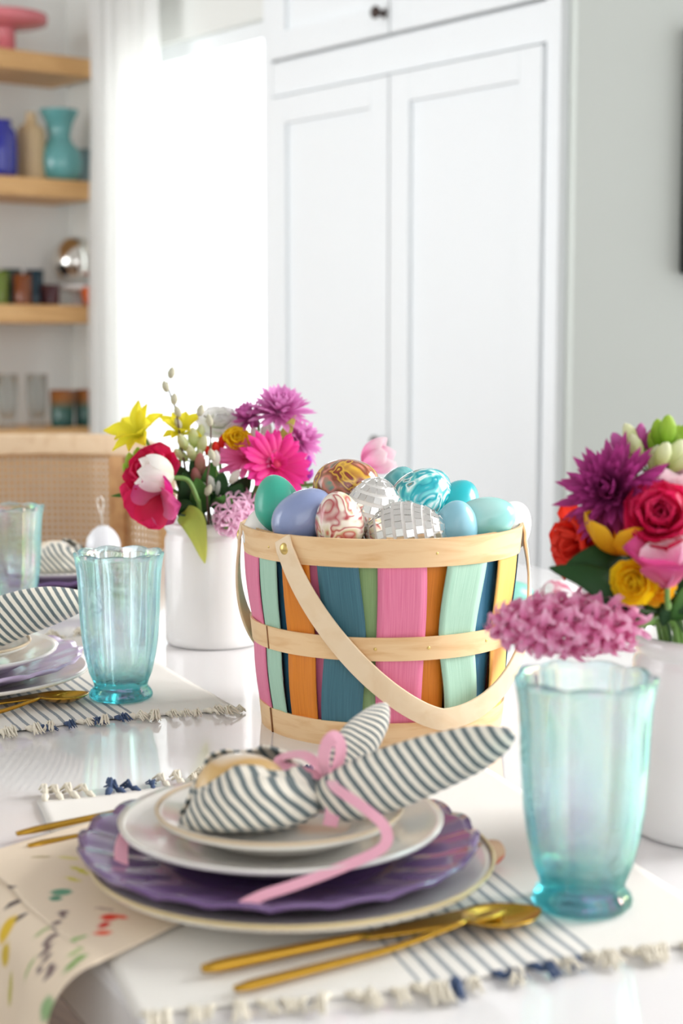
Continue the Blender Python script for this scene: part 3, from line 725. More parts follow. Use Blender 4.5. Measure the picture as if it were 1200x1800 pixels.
def swing(a0, a1, lean, depth, pw=2.3, bulge=0.0, pwl=None):
    A = bp(a0, BH-0.011, 0.0062); B = bp(a1, BH-0.011, 0.0062)
    mid = (A+B)/2; ch_ = (B-A); Lc = ch_.length; cd = ch_.normalized()
    outw = Vector((mid.x, mid.y, 0)).normalized(); dn = (Vector((0, 0, -1))*math.cos(lean) + outw*math.sin(lean)).normalized()
    pts = []
    n = 60
    for i in range(n+1):
        t = i/n*PI; c = -math.cos(t); s = math.sin(t)
        q = pwl if (pwl and c < 0) else pw
        x = math.copysign(abs(c)**(2/q), c); y = abs(s)**(2/q)
        p = mid + cd*(x*Lc/2*(1+bulge*math.sin(t)**2)) + dn*(y*depth)
        # keep the strap outside the basket wall
        rr = math.hypot(p.x, p.y); need = br(max(0, p.z))+0.0075 + 0.0022*(0.078 < p.z < 0.104)
        if rr < need: p = Vector((p.x*need/rr, p.y*need/rr, p.z))
        pts.append(p)
    pts = [A + (A-pts[2]).normalized()*0.010] + pts + [B + (B-pts[-3]).normalized()*0.010]
    def sd(j, t):
        p = pts[j]; rad = Vector((p.x, p.y, 0)).normalized(); nn = rad
        return t.cross(nn)
    b = MB(); b.strip(pts, 0.0195, 0.0028, sd); b.build('handle', HANDLEM, bk, bevel=0.001)
    stud(a0, BH-0.011, 0.0076); stud(a1, BH-0.011, 0.0076)
swing(-41, 88, R(26), 0.165, 1.95, 0.06, 1.45)
swing(-88, -215, R(20), 0.15, 2.1, 0.04)
# tissue filling
b = MB()
def tis(u, v):
    a = u*2*PI; r = v*0.108
    return (r*math.cos(a), r*math.sin(a), 0.118 + 0.022*(1-v*v) + 0.006*noise.noise(Vector((r*math.cos(a)*40, r*math.sin(a)*40, 3))))
b.grid(tis, 72, 26)
tag(b.build('tissue_paper', mat('white_tissue', (240, 238, 236), 0.9, bump=0.3, scale=60), None, loc=(BK.x, BK.y, TZ)), 'crumpled white tissue paper bedding under the painted eggs in the basket', 'paper')

# ------------------------------------------------------------------ eggs
def marble(name, cols, scale=18, dist=6, rough=0.2, seed=0.0):
    dist = dist*0.4
    k = N(name); k.p.inputs['Roughness'].default_value = rough; k.p.inputs['Coat Weight'].default_value = 0.5
    tc = k.n('ShaderNodeTexCoord'); mp = k.n('ShaderNodeMapping'); mp.inputs['Location'].default_value = (seed, seed*1.7, -seed); k.l(tc.outputs['Object'], mp.inputs[0])
    nz = k.n('ShaderNodeTexNoise'); nz.inputs['Scale'].default_value = scale; nz.inputs['Detail'].default_value = 1.2; nz.inputs['Distortion'].default_value = dist
    k.l(mp.outputs[0], nz.inputs['Vector'])
    n = len(cols); k.l(k.ramp(nz.outputs['Fac'], [(0.28+0.44*i/(n-1), c) for i, c in enumerate(cols)]), k.p.inputs['Base Color']); return k.m
def egg_prof(a=0.0222, b_=0.029, n=26):
    return [(a*math.sin(PI*i/n)*(1-0.13*math.cos(PI*(1-i/n))*-1*-1) if 0 < i < n else 0, -b_*math.cos(PI*i/n)) for i in range(n+1)]
def rot_to(d, roll=0): return Vector(d).to_track_quat('Z', 'Y').to_matrix().to_4x4() @ Matrix.Rotation(roll, 4, 'Z')
def egg(label, m, p, d=(0, 0, 1), s=1.0, roll=0, group='painted eggs in the basket', name='egg', fat=1.0):
    b = MB(); b.lathe([(r*s*fat, z*s) for r, z in egg_prof()], 40)
    o = b.build(name, m, None, M=Matrix.Translation(p) @ rot_to(d, roll)); tag(o, label, 'egg', group); return o
def shell(name, c, vary=0.08, rough=0.35): return mat(name, c, rough, 0, vary, 25, coat=0.3)
YB = BK.y
def eb(px, py, dy): return at(px, py, YB+dy)
egg('plain jade green egg at the basket end by the left bouquet', shell('jade_shell', (60, 178, 152)), eb(487, 886, -0.025), (-0.2, 0.3, 0.9), 0.96)
egg('periwinkle blue egg leaning on the jade egg', marble('periwinkle_shell', [(120, 136, 180), (146, 160, 200), (134, 150, 192), (168, 180, 214)], 9, 2), eb(532, 908, -0.065), (0.7, 0.1, 0.62), 1.05)
egg('brown, red and yellow marbled egg on top of the pile', marble('brown_marble', [(236, 200, 60), (150, 62, 40), (122, 46, 36), (226, 180, 60), (140, 60, 44), (150, 100, 70), (216, 130, 110), (120, 150, 130), (150, 60, 40)], 30, 5, 0.15, 0.3), eb(608, 853, -0.02), (0.9, -0.1, 0.25), 1.07, fat=1.05)
egg('cream egg marbled in red veins standing at the front rim', marble('red_vein_marble', [(246, 238, 226), (236, 226, 206), (178, 62, 70), (244, 234, 220), (214, 208, 170), (196, 96, 90), (246, 240, 230)], 30, 5, 0.2, 1.1), eb(596, 918, -0.088), (-0.1, -0.25, 0.95), 0.98)
egg('turquoise egg swirled with white and bronze, largest of the turquoise', marble('turquoise_marble', [(230, 246, 244), (40, 176, 186), (24, 150, 166), (90, 200, 200), (240, 250, 248), (30, 160, 170), (170, 140, 110)], 26, 8, 0.15, 2.2), eb(741, 871, -0.015), (0.75, 0.3, 0.55), 1.06, fat=1.05)
egg('dark turquoise marbled egg half hidden behind the pile', marble('dark_turquoise_marble', [(30, 120, 130), (60, 160, 168), (120, 190, 190), (24, 104, 116)], 22, 4, 0.2, 3.1), eb(700, 868, 0.045), (0.3, 0.2, 0.9), 0.95)
egg('bright aqua brushed egg behind the pale blue egg', marble('aqua_brushed', [(0, 166, 178), (40, 196, 204), (20, 180, 190), (110, 214, 216)], 14, 2, 0.3, 4.0), eb(800, 892, -0.005), (0.5, 0.3, 0.8), 0.98)
egg('pale sky blue egg at the front rim', shell('sky_shell', (150, 208, 226)), eb(800, 930, -0.065), (0.1, -0.3, 0.9), 0.94)
egg('mint egg with dark hairline crack', marble('mint_shell', [(120, 200, 196), (150, 216, 210), (140, 208, 202), (190, 232, 228)], 9, 2, 0.3, 5.0), eb(852, 916, -0.05), (0.9, -0.15, 0.35), 1.0)
b = MB(); _o = bpy.data.objects[[o.name for o in COL.objects if o.get('label', '').startswith('mint egg with dark')][0]]
_ro = random.Random(4); b.tube([(0.0218*math.cos(2*PI*i/40), 0.0218*math.sin(2*PI*i/40), -0.004+_ro.uniform(-0.0006, 0.0006)) for i in range(41)], 0.0004, 5); b.build('crack_line', mat('crack_dark', (60, 66, 70), 0.7), _o)
egg('white speckled egg nearest the basket handle', marble('white_speckled', [(246, 246, 244)]*6 + [(240, 240, 238), (90, 84, 80)], 90, 0.0, 0.3, 6.0), eb(892, 928, 0.01), (0.5, 0.4, 0.75), 0.98)
egg('small white egg in the gap below the jade egg', shell('white_shell', (240, 236, 230), 0.03), eb(462, 930, -0.02), (0.3, 0.2, 0.9), 0.8)
MIRROR = mat('mirror_tile_glass', (248, 248, 246), 0.05, 0.92, vary=0.0)
GROUT = mat('mirror_grout', (236, 234, 230), 0.6)
TILE = MB(); TILE.box((0, 0, 0), (1, 1, 1)); TILE_ME = TILE.mesh('mirror_tile', MIRROR, False)
def mirror_egg(label, p, d, s, roll=0, fat=1.0, seed=1):
    t = thing('mirrored_egg', label, 'egg', (0, 0, 0), 0, 'mirror mosaic eggs'); t.matrix_basis = Matrix.Translation(p) @ rot_to(d, roll)
    pr = [(r*s*fat, z*s) for r, z in egg_prof()]
    b = MB(); b.lathe(pr, 40); b.build('shell', GROUT, t)
    rnd = random.Random(seed); ts = 0.0066
    b_ = 0.029*s; rows = max(8, int(2.55*b_/ts*0.92))
    def prof(u):
        i = u*(len(pr)-1); k = min(int(i), len(pr)-2); f = i-k
        return pr[k][0]*(1-f)+pr[k+1][0]*f, pr[k][1]*(1-f)+pr[k+1][1]*f
    for j in range(rows):
        u = (j+0.5)/rows; r, z = prof(u); r2, z2 = prof(min(1, u+0.01)); r1, z1 = prof(max(0, u-0.01))
        tr, tz = r2-r1, z2-z1; ln = math.hypot(tr, tz) or 1; nr, nz_ = tz/ln, -tr/ln
        cnt = max(1, int(2*PI*r/ts))
        for i in range(cnt):
            a = 2*PI*(i+0.5*(j % 2))/cnt
            nn = Vector((nr*math.cos(a), nr*math.sin(a), nz_)); pos = Vector((r*math.cos(a), r*math.sin(a), z))+nn*0.0004
            tj = 0.05
            nn2 = (nn+Vector((rnd.uniform(-tj, tj), rnd.uniform(-tj, tj), rnd.uniform(-tj, tj)))).normalized()
            ax = Vector((-math.sin(a), math.cos(a), 0)); ax = (ax-nn2*ax.dot(nn2)).normalized(); ay = nn2.cross(ax)
            M = Matrix((ax, ay, nn2)).transposed().to_4x4(); M.translation = pos
            sz = min(ts*0.93, 2*PI*r/cnt*0.95)
            link('mirror_tile', TILE_ME, t, M=M @ Matrix.Diagonal((sz, ts*0.93, 0.0011, 1)))
    return t
mirror_egg('mirror mosaic egg behind the front one, beside the cream egg', eb(655, 897, -0.055), (0.2, -0.1, 0.95), 1.02, 0.2, 1.15, 3)
mirror_egg('larger mirror mosaic egg lying at the front rim', eb(712, 943, -0.072), (0.95, -0.15, 0.2), 1.28, 0.4, 1.12, 5)
# loose eggs behind the basket
egg('mint green egg lying on the table behind the basket', shell('mint_table_shell', (140, 212, 196)), onz(903, 1078, TZ)+Vector((0, 0, 0.0215)), (1, 0.3, 0), 1.0, group='eggs on the table')
egg('pink veined white egg lying on the table behind the hyacinth', marble('pink_vein_marble', [(246, 240, 240), (240, 232, 232), (214, 110, 140), (246, 240, 240), (190, 190, 190)], 24, 4, 0.2, 7), onz(985, 1075, TZ)+Vector((0, 0, 0.0215)), (1, -0.2, 0.0), 1.0, group='eggs on the table')

# ------------------------------------------------------------------ bunny napkins
def stripe_mat():
    k = N('ticking_stripe'); k.p.inputs['Roughness'].default_value = 0.9; k.p.inputs['Sheen Weight'].default_value = 0.2
    uv = k.n('ShaderNodeUVMap'); sx = k.n('ShaderNodeSeparateXYZ'); k.l(uv.outputs[0], sx.inputs[0])
    nz = k.n('ShaderNodeTexNoise'); nz.inputs['Scale'].default_value = 30; k.l(uv.outputs[0], nz.inputs['Vector'])
    f = k.math('FRACT', k.math('ADD', sx.outputs[1], k.math('MULTIPLY', nz.outputs['Fac'], 0.12)))
    st = k.math('LESS_THAN', f, 0.47)
    k.l(k.mix(st, lin((238, 231, 216)), lin((104, 116, 118))), k.p.inputs['Base Color'])
    n2 = k.n('ShaderNodeTexNoise'); n2.inputs['Scale'].default_value = 700; tc = k.n('ShaderNodeTexCoord'); k.l(tc.outputs['Object'], n2.inputs['Vector'])
    k.bump(n2.outputs['Fac'], 0.3, 0.0006); return k.m
STRIPE = stripe_mat()
RIB = mat('pink_ribbon', (240, 172, 192), 0.55, vary=0.08, sheen=0.3)
def ear(b, pts, wmax, th, k0, slant, pitch=0.0072):
    """soft pointed ear: flattened loft along pts"""
    pts = spline(pts, 8); L = len(pts); n = 28; vs, fs, uvs = [], [], []
    acc = 0
    for j, p in enumerate(pts):
        s = j/(L-1)
        if j: acc += (pts[j]-pts[j-1]).length
        t = (pts[min(j+1, L-1)]-pts[max(j-1, 0)]).normalized()
        sd = t.cross(Vector((0, 0, 1))).normalized(); up = sd.cross(t)
        up = (up*0.85 + sd*0.5*k0).normalized(); sd = t.cross(up).normalized()
        wd = wmax*(0.5+0.5*math.sin(min(1, s*1.7)*PI/2))*(max(0.0, 1-s**3.2)**0.8) + 0.0006
        for i in range(n):
            a = 2*PI*i/n; fold = 1+0.10*math.sin(3*a+s*5)
            x, y = wd*math.cos(a)*fold, min(th, wd*0.9)*math.sin(a)*fold
            vs.append(p+up*x+sd*y); uvs.append((i/n, (acc + slant*x)/pitch))
    for j in range(L-1):
        for i in range(n):
            a, c = j*n+i, j*n+(i+1) % n
            fs.append((a, c, c+n, a+n))
    fs.append(tuple(range(n-1, -1, -1))); fs.append(tuple((L-1)*n+i for i in range(n)))
    b.add(vs, fs, uvs)
def bunny(label, base, ang, ears, scale=1.0, eggmat=None, egglabel=None):
    """base: point on the plate under the wrapped egg; local +x leads from the wrap to the knot"""
    t = thing('bunny_napkin', label, 'napkin', base, ang, 'napkins folded as bunnies'); t.scale = (scale,)*3
    b = MB(); n, m = 60, 44
    xs = [-0.040, -0.037, -0.028, -0.012, 0.008, 0.026, 0.040, 0.050, 0.056, 0.064]
    ry = [0.010, 0.020, 0.034, 0.042, 0.042, 0.034, 0.022, 0.012, 0.009, 0.013]
    top_ = [0.020, 0.030, 0.042, 0.049, 0.049, 0.043, 0.035, 0.029, 0.027, 0.030]
    bot_ = [0.004, 0.002, 0.0008, 0.0005, 0.0005, 0.0008, 0.004, 0.010, 0.012, 0.010]
    op = [0.5, 0.6, 0.66, 0.64, 0.52, 0.34, 0.1, 0.0, 0.0, 0.0]
    def wf(u, v):
        k = v*(len(xs)-1); x = interp(k, list(range(len(xs))), xs); a_ = interp(k, list(range(len(xs))), ry)
        zt = interp(k, list(range(len(xs))), top_); zb = interp(k, list(range(len(xs))), bot_); o_ = interp(k, list(range(len(xs))), op)
        th = PI/2 + o_ + u*(2*PI-2*o_)
        zc, h = (zt+zb)/2, (zt-zb)/2
        c, s_ = math.cos(th), math.sin(th)
        fold = 1 + 0.045*math.sin(th*7+v*3)*(0.4+v) + 0.03*math.sin(th*3-1)
        sg = lambda q, e: math.copysign(abs(q)**e, q)
        y, z = a_*fold*sg(c, 0.85), zc + h*fold*sg(s_, 0.8)
        if o_ > 0.2 and (u < 0.06 or u > 0.94): z += 0.003*math.sin(v*22+u*9); y *= 0.93
        return (x + 0.006*math.sin(th)*(1-v), y, max(z, 0.0006))
    b.grid(wf, n, m); b.uv = [(p[0], (p[0]*0.9 + p[2]*0.75 + abs(p[1])*0.15)/0.0078) for p in b.v]
    b.build('egg_wrap', STRIPE, t, solid=0.0016)
    for pts, w_, th_, kk, sl in ears:
        b = MB(); ear(b, pts, w_, th_, kk, sl); b.build('ear', STRIPE, t)
    if eggmat:
        M = Matrix.Translation(base) @ Matrix.Rotation(ang, 4, 'Z')
        egg(egglabel, eggmat, M @ Vector((-0.003, 0, 0.0258*scale)), M.to_3x3() @ Vector((1, 0.1, 0.15)), 1.06*scale, 0.6, 'eggs in the bunny napkins')
    return t
BZ = TZ+0.0325+0.006
B1 = at(432, 1440, 1.005); B1.z = BZ
WHT = marble('white_gold_marble', [(246, 242, 236), (244, 238, 228), (216, 174, 108), (228, 192, 130), (246, 240, 232)], 10, 3, 0.3, 8)
BA = R(6)
bunny('striped bunny napkin with pink bow on the nearest stack of plates', B1, BA,
      [([(0.050, -0.010, 0.020), (0.070, -0.016, 0.026), (0.105, -0.020, 0.037), (0.145, -0.022, 0.052), (0.175, -0.024, 0.064)], 0.0235, 0.014, 0.5, 0.4),
       ([(0.054, 0.012, 0.024), (0.072, 0.045, 0.032), (0.092, 0.080, 0.042), (0.108, 0.115, 0.052)], 0.017, 0.011, -0.5, 0.4)],
      1.0, WHT, 'white and tan marbled egg tucked in the nearest bunny napkin')
# pink ribbon
M1 = Matrix.Translation(B1) @ Matrix.Rotation(BA, 4, 'Z')
def P1(x, y, z): return M1 @ Vector((x, y, z))
rb = MB()
def rstrip(pts, wd=0.0085, side=None, n=8): rb.strip(spline(pts, n), wd, 0.0006, side or (lambda j, t: t.cross(Vector((0, -0.6, 0.8)))))
ring = [P1(0.0535, 0.0135*math.cos(a_), 0.0205+0.0125*math.sin(a_)) for a_ in [2*PI*i/20 for i in range(21)]]
rb.strip(ring, 0.009, 0.0008, M1.to_3x3() @ Vector((1, 0, 0)))
rb.strip(spline([P1(0.054, -0.013, 0.034), P1(0.050, -0.018, 0.046), P1(0.052, -0.015, 0.057), P1(0.058, -0.011, 0.061), P1(0.062, -0.010, 0.052), P1(0.057, -0.013, 0.034)], 8), 0.010, 0.0006, lambda j, t: t.cross(Vector((0, 1, 0))) + Vector((0.0, 0.9, 0)))
rb.strip(spline([P1(0.054, -0.008, 0.035), P1(0.040, 0.002, 0.046), P1(0.026, 0.008, 0.044), P1(0.024, 0.006, 0.039), P1(0.036, 0.0, 0.037), P1(0.054, -0.008, 0.033)], 8), 0.009, 0.0006, lambda j, t: t.cross(Vector((0, -0.3, 1))))
rb.strip(spline([P1(0.056, -0.012, 0.034), P1(0.056, -0.021, 0.028), P1(0.055, -0.023, 0.014), P1(0.053, -0.028, 0.007)], 6), 0.0095, 0.0006, M1.to_3x3() @ Vector((1, 0, 0.1)))
# right tail: over the ear, along the plate rims, onto the purple plate
rstrip([P1(0.056, -0.012, 0.034), at(590, 1385, 0.965), at(640, 1420, 0.945), at(676, 1455, 0.935), at(672, 1490, 0.925), at(600, 1525, 0.912), at(520, 1555, 0.897), at(462, 1574, 0.888), at(425, 1592, 0.880)], 0.0072)
# left tail: behind the wrap, across the back rim and down over the front edge
rstrip([P1(0.052, 0.008, 0.030), P1(0.030, 0.05, 0.020), P1(-0.01, 0.062, 0.018), at(330, 1392, 1.075), at(285, 1408, 1.06), at(240, 1440, 1.02), at(216, 1478, 0.985), at(213, 1512, 0.965), at(216, 1545, 0.955)], 0.0088)
tag(rb.build('ribbon', RIB, None, auto=35), 'pale pink ribbon tied in a bow round the nearest bunny napkin', 'ribbon')
# second setting
B2 = Vector((-0.445, 1.57, TZ+0.0315+0.006))
bunny('striped bunny napkin on the lilac plate, its ear pointing at the middle glass', B2, R(8),
      [([(0.050, -0.010, 0.020), (0.075, -0.012, 0.026), (0.115, -0.010, 0.040), (0.155, -0.004, 0.050), (0.190, 0.004, 0.054)], 0.027, 0.018, 0.5, 0.4),
       ([(0.054, 0.012, 0.026), (0.085, 0.045, 0.03), (0.12, 0.08, 0.036), (0.14, 0.105, 0.046)], 0.02, 0.012, -0.5, 0.4)], 1.0)
M1b = Matrix.Translation(B2) @ Matrix.Rotation(R(8), 4, 'Z'); b = MB()
b.strip([M1b @ Vector((0.0535, 0.0135*math.cos(a_), 0.0205+0.0125*math.sin(a_))) for a_ in [2*PI*i/20 for i in range(21)]], 0.009, 0.0008, (1, 0.1, 0))
b.strip(spline([M1b @ Vector(q) for q in [(0.054, -0.013, 0.034), (0.060, -0.024, 0.044), (0.064, -0.030, 0.036), (0.060, -0.026, 0.026), (0.054, -0.014, 0.032)]], 8), 0.009, 0.0006, (1, 0.2, 0.3))
tag(b.build('ribbon', RIB, None, auto=35), 'pale pink ribbon loop on the bunny napkin of the lilac plate', 'ribbon')
# farthest setting
B3 = Vector((S3[0]+0.0, S3[1]-0.005, TZ+0.0175+0.006))
bunny('striped bunny napkin of the farthest setting, in front of the cane chair', B3, R(12),
      [([(0.050, -0.010, 0.020), (0.075, -0.014, 0.018), (0.10, -0.014, 0.016), (0.125, -0.012, 0.014)], 0.018, 0.009, 0.5, 0.4)], 1.0, marble('tan_marble', [(246, 236, 220), (236, 206, 160), (246, 240, 232), (220, 180, 130)], 14, 3, 0.3, 9), 'tan marbled egg wrapped in the farthest bunny napkin')
oe = thing('egg_ornament', 'white egg ornament with thin wire loop behind the middle glass', 'ornament', (0, 0, 0)); pe = at(181, 957, 2.23); oe.location = (pe.x, pe.y, pe.z)
b = MB(); b.lathe([(r*1.12, z*0.95) for r, z in egg_prof()], 32); b.build('egg_body', shell('ornament_shell', (236, 236, 240), 0.02), oe)
b = MB(); b.tube(spline([(0, 0, 0.027), (-0.003, 0, 0.045), (-0.007, 0, 0.062), (-0.002, 0, 0.070), (0.002, 0, 0.060), (0.0, 0, 0.045), (0, 0, 0.029)], 6), 0.0006, 6); b.build('wire_loop', SILVER, oe)

# ------------------------------------------------------------------ flower pots
def crock(label, p):
    t = thing('flower_pot', label, 'pot', (p.x, p.y, TZ), 0, 'white ceramic pots')
    b = MB(); b.lathe([(0, 0.004), (0.05, 0.004), (0.052, 0), (0.0555, 0.001), (0.0575, 0.005), (0.058, 0.012), (0.058, 0.124), (0.0572, 0.128), (0.0555, 0.131), (0.0555, 0.134), (0.058, 0.137), (0.0588, 0.142), (0.0575, 0.147), (0.0545, 0.147), (0.053, 0.143), (0.053, 0.02), (0, 0.018)], 72)
    b.build('vessel', CERAM, t); return Vector((p.x, p.y, TZ))
LP = onz(377, 1128, TZ); RP = onz(1245, 1457, TZ)
LPB = crock('white ceramic pot of the left bouquet, behind the basket', LP)
RPB = crock('white ceramic pot of the right bouquet, cut by the picture edge', RP)

# ------------------------------------------------------------------ flowers
GREEN = petal_mat('leaf_green', (52, 96, 40), (88, 140, 62)); DGREEN = petal_mat('dark_leaf', (28, 62, 32), (52, 92, 48)); LIME = petal_mat('lime_leaf', (170, 198, 80), (226, 228, 124), trans=0.4)
STEM = mat('stem_green', (104, 142, 66), 0.5); STEMD = mat('stem_dark', (58, 92, 44), 0.5); TWIG = mat('twig_bark', (92, 66, 56), 0.7)
def petal(L, W, a0, a1, cup=0.3, tip=0.5, nu=6, nv=8, ruffle=0.0, seed=0, base=0.25):
    """blade along +x; a0,a1: elevation at base and tip; cup raises the edges"""
    pts = [(0, 0)]
    for j in range(nv):
        a = a0+(a1-a0)*(j+0.5)/nv; x, z = pts[-1]; pts.append((x+math.cos(a)*L/nv, z+math.sin(a)*L/nv))
    b = MB()
    def fn(u, v):
        j = round(v*nv); x, z = pts[j]; s = 2*u-1
        wv = base + (1-base)*math.sin(min(1, v/0.6)*PI/2) if v < 0.6 else max(0, 1-((v-0.6)/0.4)**(1.2+2.5*(1-tip)))**(0.35+0.65*tip)
        wv = W/2*max(wv, 0.04)
        a = a0+(a1-a0)*v
        off = cup*wv*s*s + ruffle*math.sin(s*9+seed)*v*v*W*0.12 + ruffle*math.sin(s*4+seed*2+1)*v*W*0.08
        return (x - math.sin(a)*off, s*wv, z + math.cos(a)*off)
    b.grid(fn, nu, nv); return b
def RZ(a): return Matrix.Rotation(a, 4, 'Z')
def rim_point(base, head):
    base, head = Vector(base), Vector(head)
    c = min((LPB, RPB), key=lambda q: (q-base).length)
    d = Vector((head.x-c.x, head.y-c.y, 0)); r = min(0.040, d.length)
    d = d.normalized()*r if d.length > 1e-5 else d
    return Vector((c.x+d.x, c.y+d.y, TZ+0.152))
class Flower:
    def __init__(s, name, label, cat, base, head, d=(0, 0, 1), stem=STEM, sr=0.002, bow=0.0, group=None, wp=None):
        s.t = thing(name, label, cat, base, 0, group)
        s.h = Vector(head)-Vector(base); s.d = Vector(d).normalized()
        s.M = Matrix.Translation(s.h) @ s.d.to_track_quat('Z', 'Y').to_matrix().to_4x4()
        if stem:
            back = s.h - s.d*min(0.016, s.h.length*0.3)
            pts = [Vector((0, 0, 0)), rim_point(base, head)-Vector(base), back, s.h]
            if wp is not None: pts = [Vector((0, 0, 0))] + [Vector(q)-Vector(base) for q in wp] + [back, s.h]
            b = MB(); b.tube(spline(pts, 5), sr, 8); b.build('stem', stem, s.t)
    def part(s, name, me, M=None): return link(name, me, s.t, M=s.M @ (M or Matrix()))
def ring(b, src, n, r, tilt, ph=0, jit=0.0, rnd=None, z=0, sc=1.0):
    for i in range(n):
        a = 2*PI*i/n+ph
        j = (lambda q: rnd.uniform(-q, q)) if rnd else (lambda q: 0)
        M = RZ(a+j(jit)) @ Matrix.Translation((r, 0, z)) @ Matrix.Rotation(-tilt+j(jit), 4, 'Y') @ Matrix.Scale(sc*(1+j(0.12)), 4)
        b.merge(src, M)
def mum(label, base, head, d, rad, m, seed=0, layers=5, pw=0.2, name='chrysanthemum', density=1.0, center=None, **kw):
    f = Flower(name, label, 'flower', base, head, d, **kw); rnd = random.Random(seed)
    for l in range(layers):
        t = l/(layers-1); b = MB()
        L = rad*(1.0-0.45*t); src = petal(L, rad*pw, 0.15, 0.45+0.3*t, 0.5, 0.6, 2, 5, base=0.35)
        ring(b, src, int((22-8*t)*density), rad*0.04, -0.35+1.35*t, rnd.random()*3, 0.14, rnd, z=rad*0.03*l)
        f.part('petal_whorl', b.mesh('petal_whorl', m))
    b = MB(); b.lathe([(0, -0.02*rad/0.045), (rad*0.16, -0.015*rad/0.045), (rad*0.2, 0), (rad*0.14, rad*0.1), (0, rad*0.14)], 14); f.part('flower_heart', b.mesh('flower_heart', center or m)); return f
def gerbera(label, base, head, d, rad, m, cm, seed=0, **kw):
    f = Flower('gerbera', label, 'flower', base, head, d, **kw); rnd = random.Random(seed)
    me = petal(rad, rad*0.26, 0.15, -0.1, -0.25, 0.35, 4, 7, base=0.4).mesh('petal', m)
    for l, (n, ti, sc) in enumerate(((20, 0.05, 1.0), (18, 0.22, 0.88))):
        for i in range(n):
            f.part('petal', me, RZ(2*PI*(i+0.5*l)/n+rnd.uniform(-0.07, 0.07)) @ Matrix.Translation((rad*0.1, 0, 0.001*l)) @ Matrix.Rotation(-ti+rnd.uniform(-0.1, 0.1), 4, 'Y') @ Matrix.Scale(sc*rnd.uniform(0.9, 1.05), 4))
    b = MB(); ring(b, petal(rad*0.32, rad*0.1, 0.6, 0.5, 0.2, 0.4, 2, 3), 22, rad*0.06, 0.3, 0, 0.15, rnd, z=0.001); f.part('inner_florets', b.mesh('inner_florets', m))
    b = MB(); b.lathe([(0, -0.004), (rad*0.12, -0.003), (rad*0.17, 0.002), (rad*0.1, 0.005), (0, 0.006)], 16); f.part('flower_heart', b.mesh('flower_heart', cm)); return f
def tulip(label, base, head, d, L, m, opened=0.0, seed=0, w=0.85, name='tulip', **kw):
    f = Flower(name, label, 'flower', base, head, d, **kw); rnd = random.Random(seed)
    for k in range(2):
        me = petal(L*1.22*(1-0.04*k), L*w*(0.80-0.15*opened), 0.25-0.1*k, 2.15-1.1*opened, 0.75-0.35*opened, 0.22, 8, 12, base=0.4).mesh('petal', m)
        for i in range(3):
            f.part('petal', me, RZ(2*PI*(i+0.5*k)/3+rnd.uniform(-0.1, 0.1)) @ Matrix.Translation((L*0.03, 0, 0.001*k)) @ Matrix.Rotation(rnd.uniform(-0.08, 0.12)+0.0, 4, 'Y'))
    return f
def rose(label, base, head, d, rad, m, mo=None, seed=0, n=4, name='rose', ruff=0.5, outer=(), **kw):
    f = Flower(name, label, 'flower', base, head, d, **kw); rnd = random.Random(seed)
    for l in range(n+1):
        t = l/n; cnt = 3 if l < 2 else 5
        L = rad*(0.62+0.5*t); a0 = 0.9-0.85*t; a1 = 2.1-1.35*t
        me = petal(L, rad*(0.75+0.45*t), a0, a1, 0.55-0.3*t, 0.15, 8, 8, ruff, seed+l, base=0.4).mesh('petal', mo if (mo and l == n) else m)
        for i in range(cnt):
            f.part('petal', me, RZ(2*PI*i/cnt+l*0.7+rnd.uniform(-0.15, 0.15)) @ Matrix.Translation((rad*0.06*t, 0, -rad*0.12*t)) @ Matrix.Rotation(rnd.uniform(-0.12, 0.12), 4, 'Y') @ Matrix.Scale(rnd.uniform(0.92, 1.06), 4))
    return f
def lily(label, base, head, d, rad, m, seed=0, n=10, **kw):
    f = Flower('lily', label, 'flower', base, head, d, **kw); rnd = random.Random(seed)
    me = petal(rad, rad*0.42, 0.7, 0.0, 0.5, 0.95, 6, 8, 0.3, seed).mesh('petal', m)
    for i in range(n): f.part('petal', me, RZ(2*PI*i/n+rnd.uniform(-0.2, 0.2)) @ Matrix.Rotation(-rnd.uniform(-0.2, 0.5), 4, 'Y') @ Matrix.Scale(rnd.uniform(0.85, 1.1), 4))
    return f
def carnation(label, base, head, d, rad, m, seed=0, name='carnation', **kw):
    f = Flower(name, label, 'flower', base, head, d, **kw); rnd = random.Random(seed)
    for l in range(4):
        t = l/3; b = MB(); src = petal(rad*(1-0.25*t), rad*0.7, 0.3+0.3*t, 0.6+0.5*t, 0.1, 0.05, 14, 8, 0.8, seed+l, base=0.3)
        ring(b, src, 8-l, 0, -0.2+0.7*t, rnd.random()*3, 0.2, rnd); f.part('petal_whorl', b.mesh('petal_whorl', m))
    return f
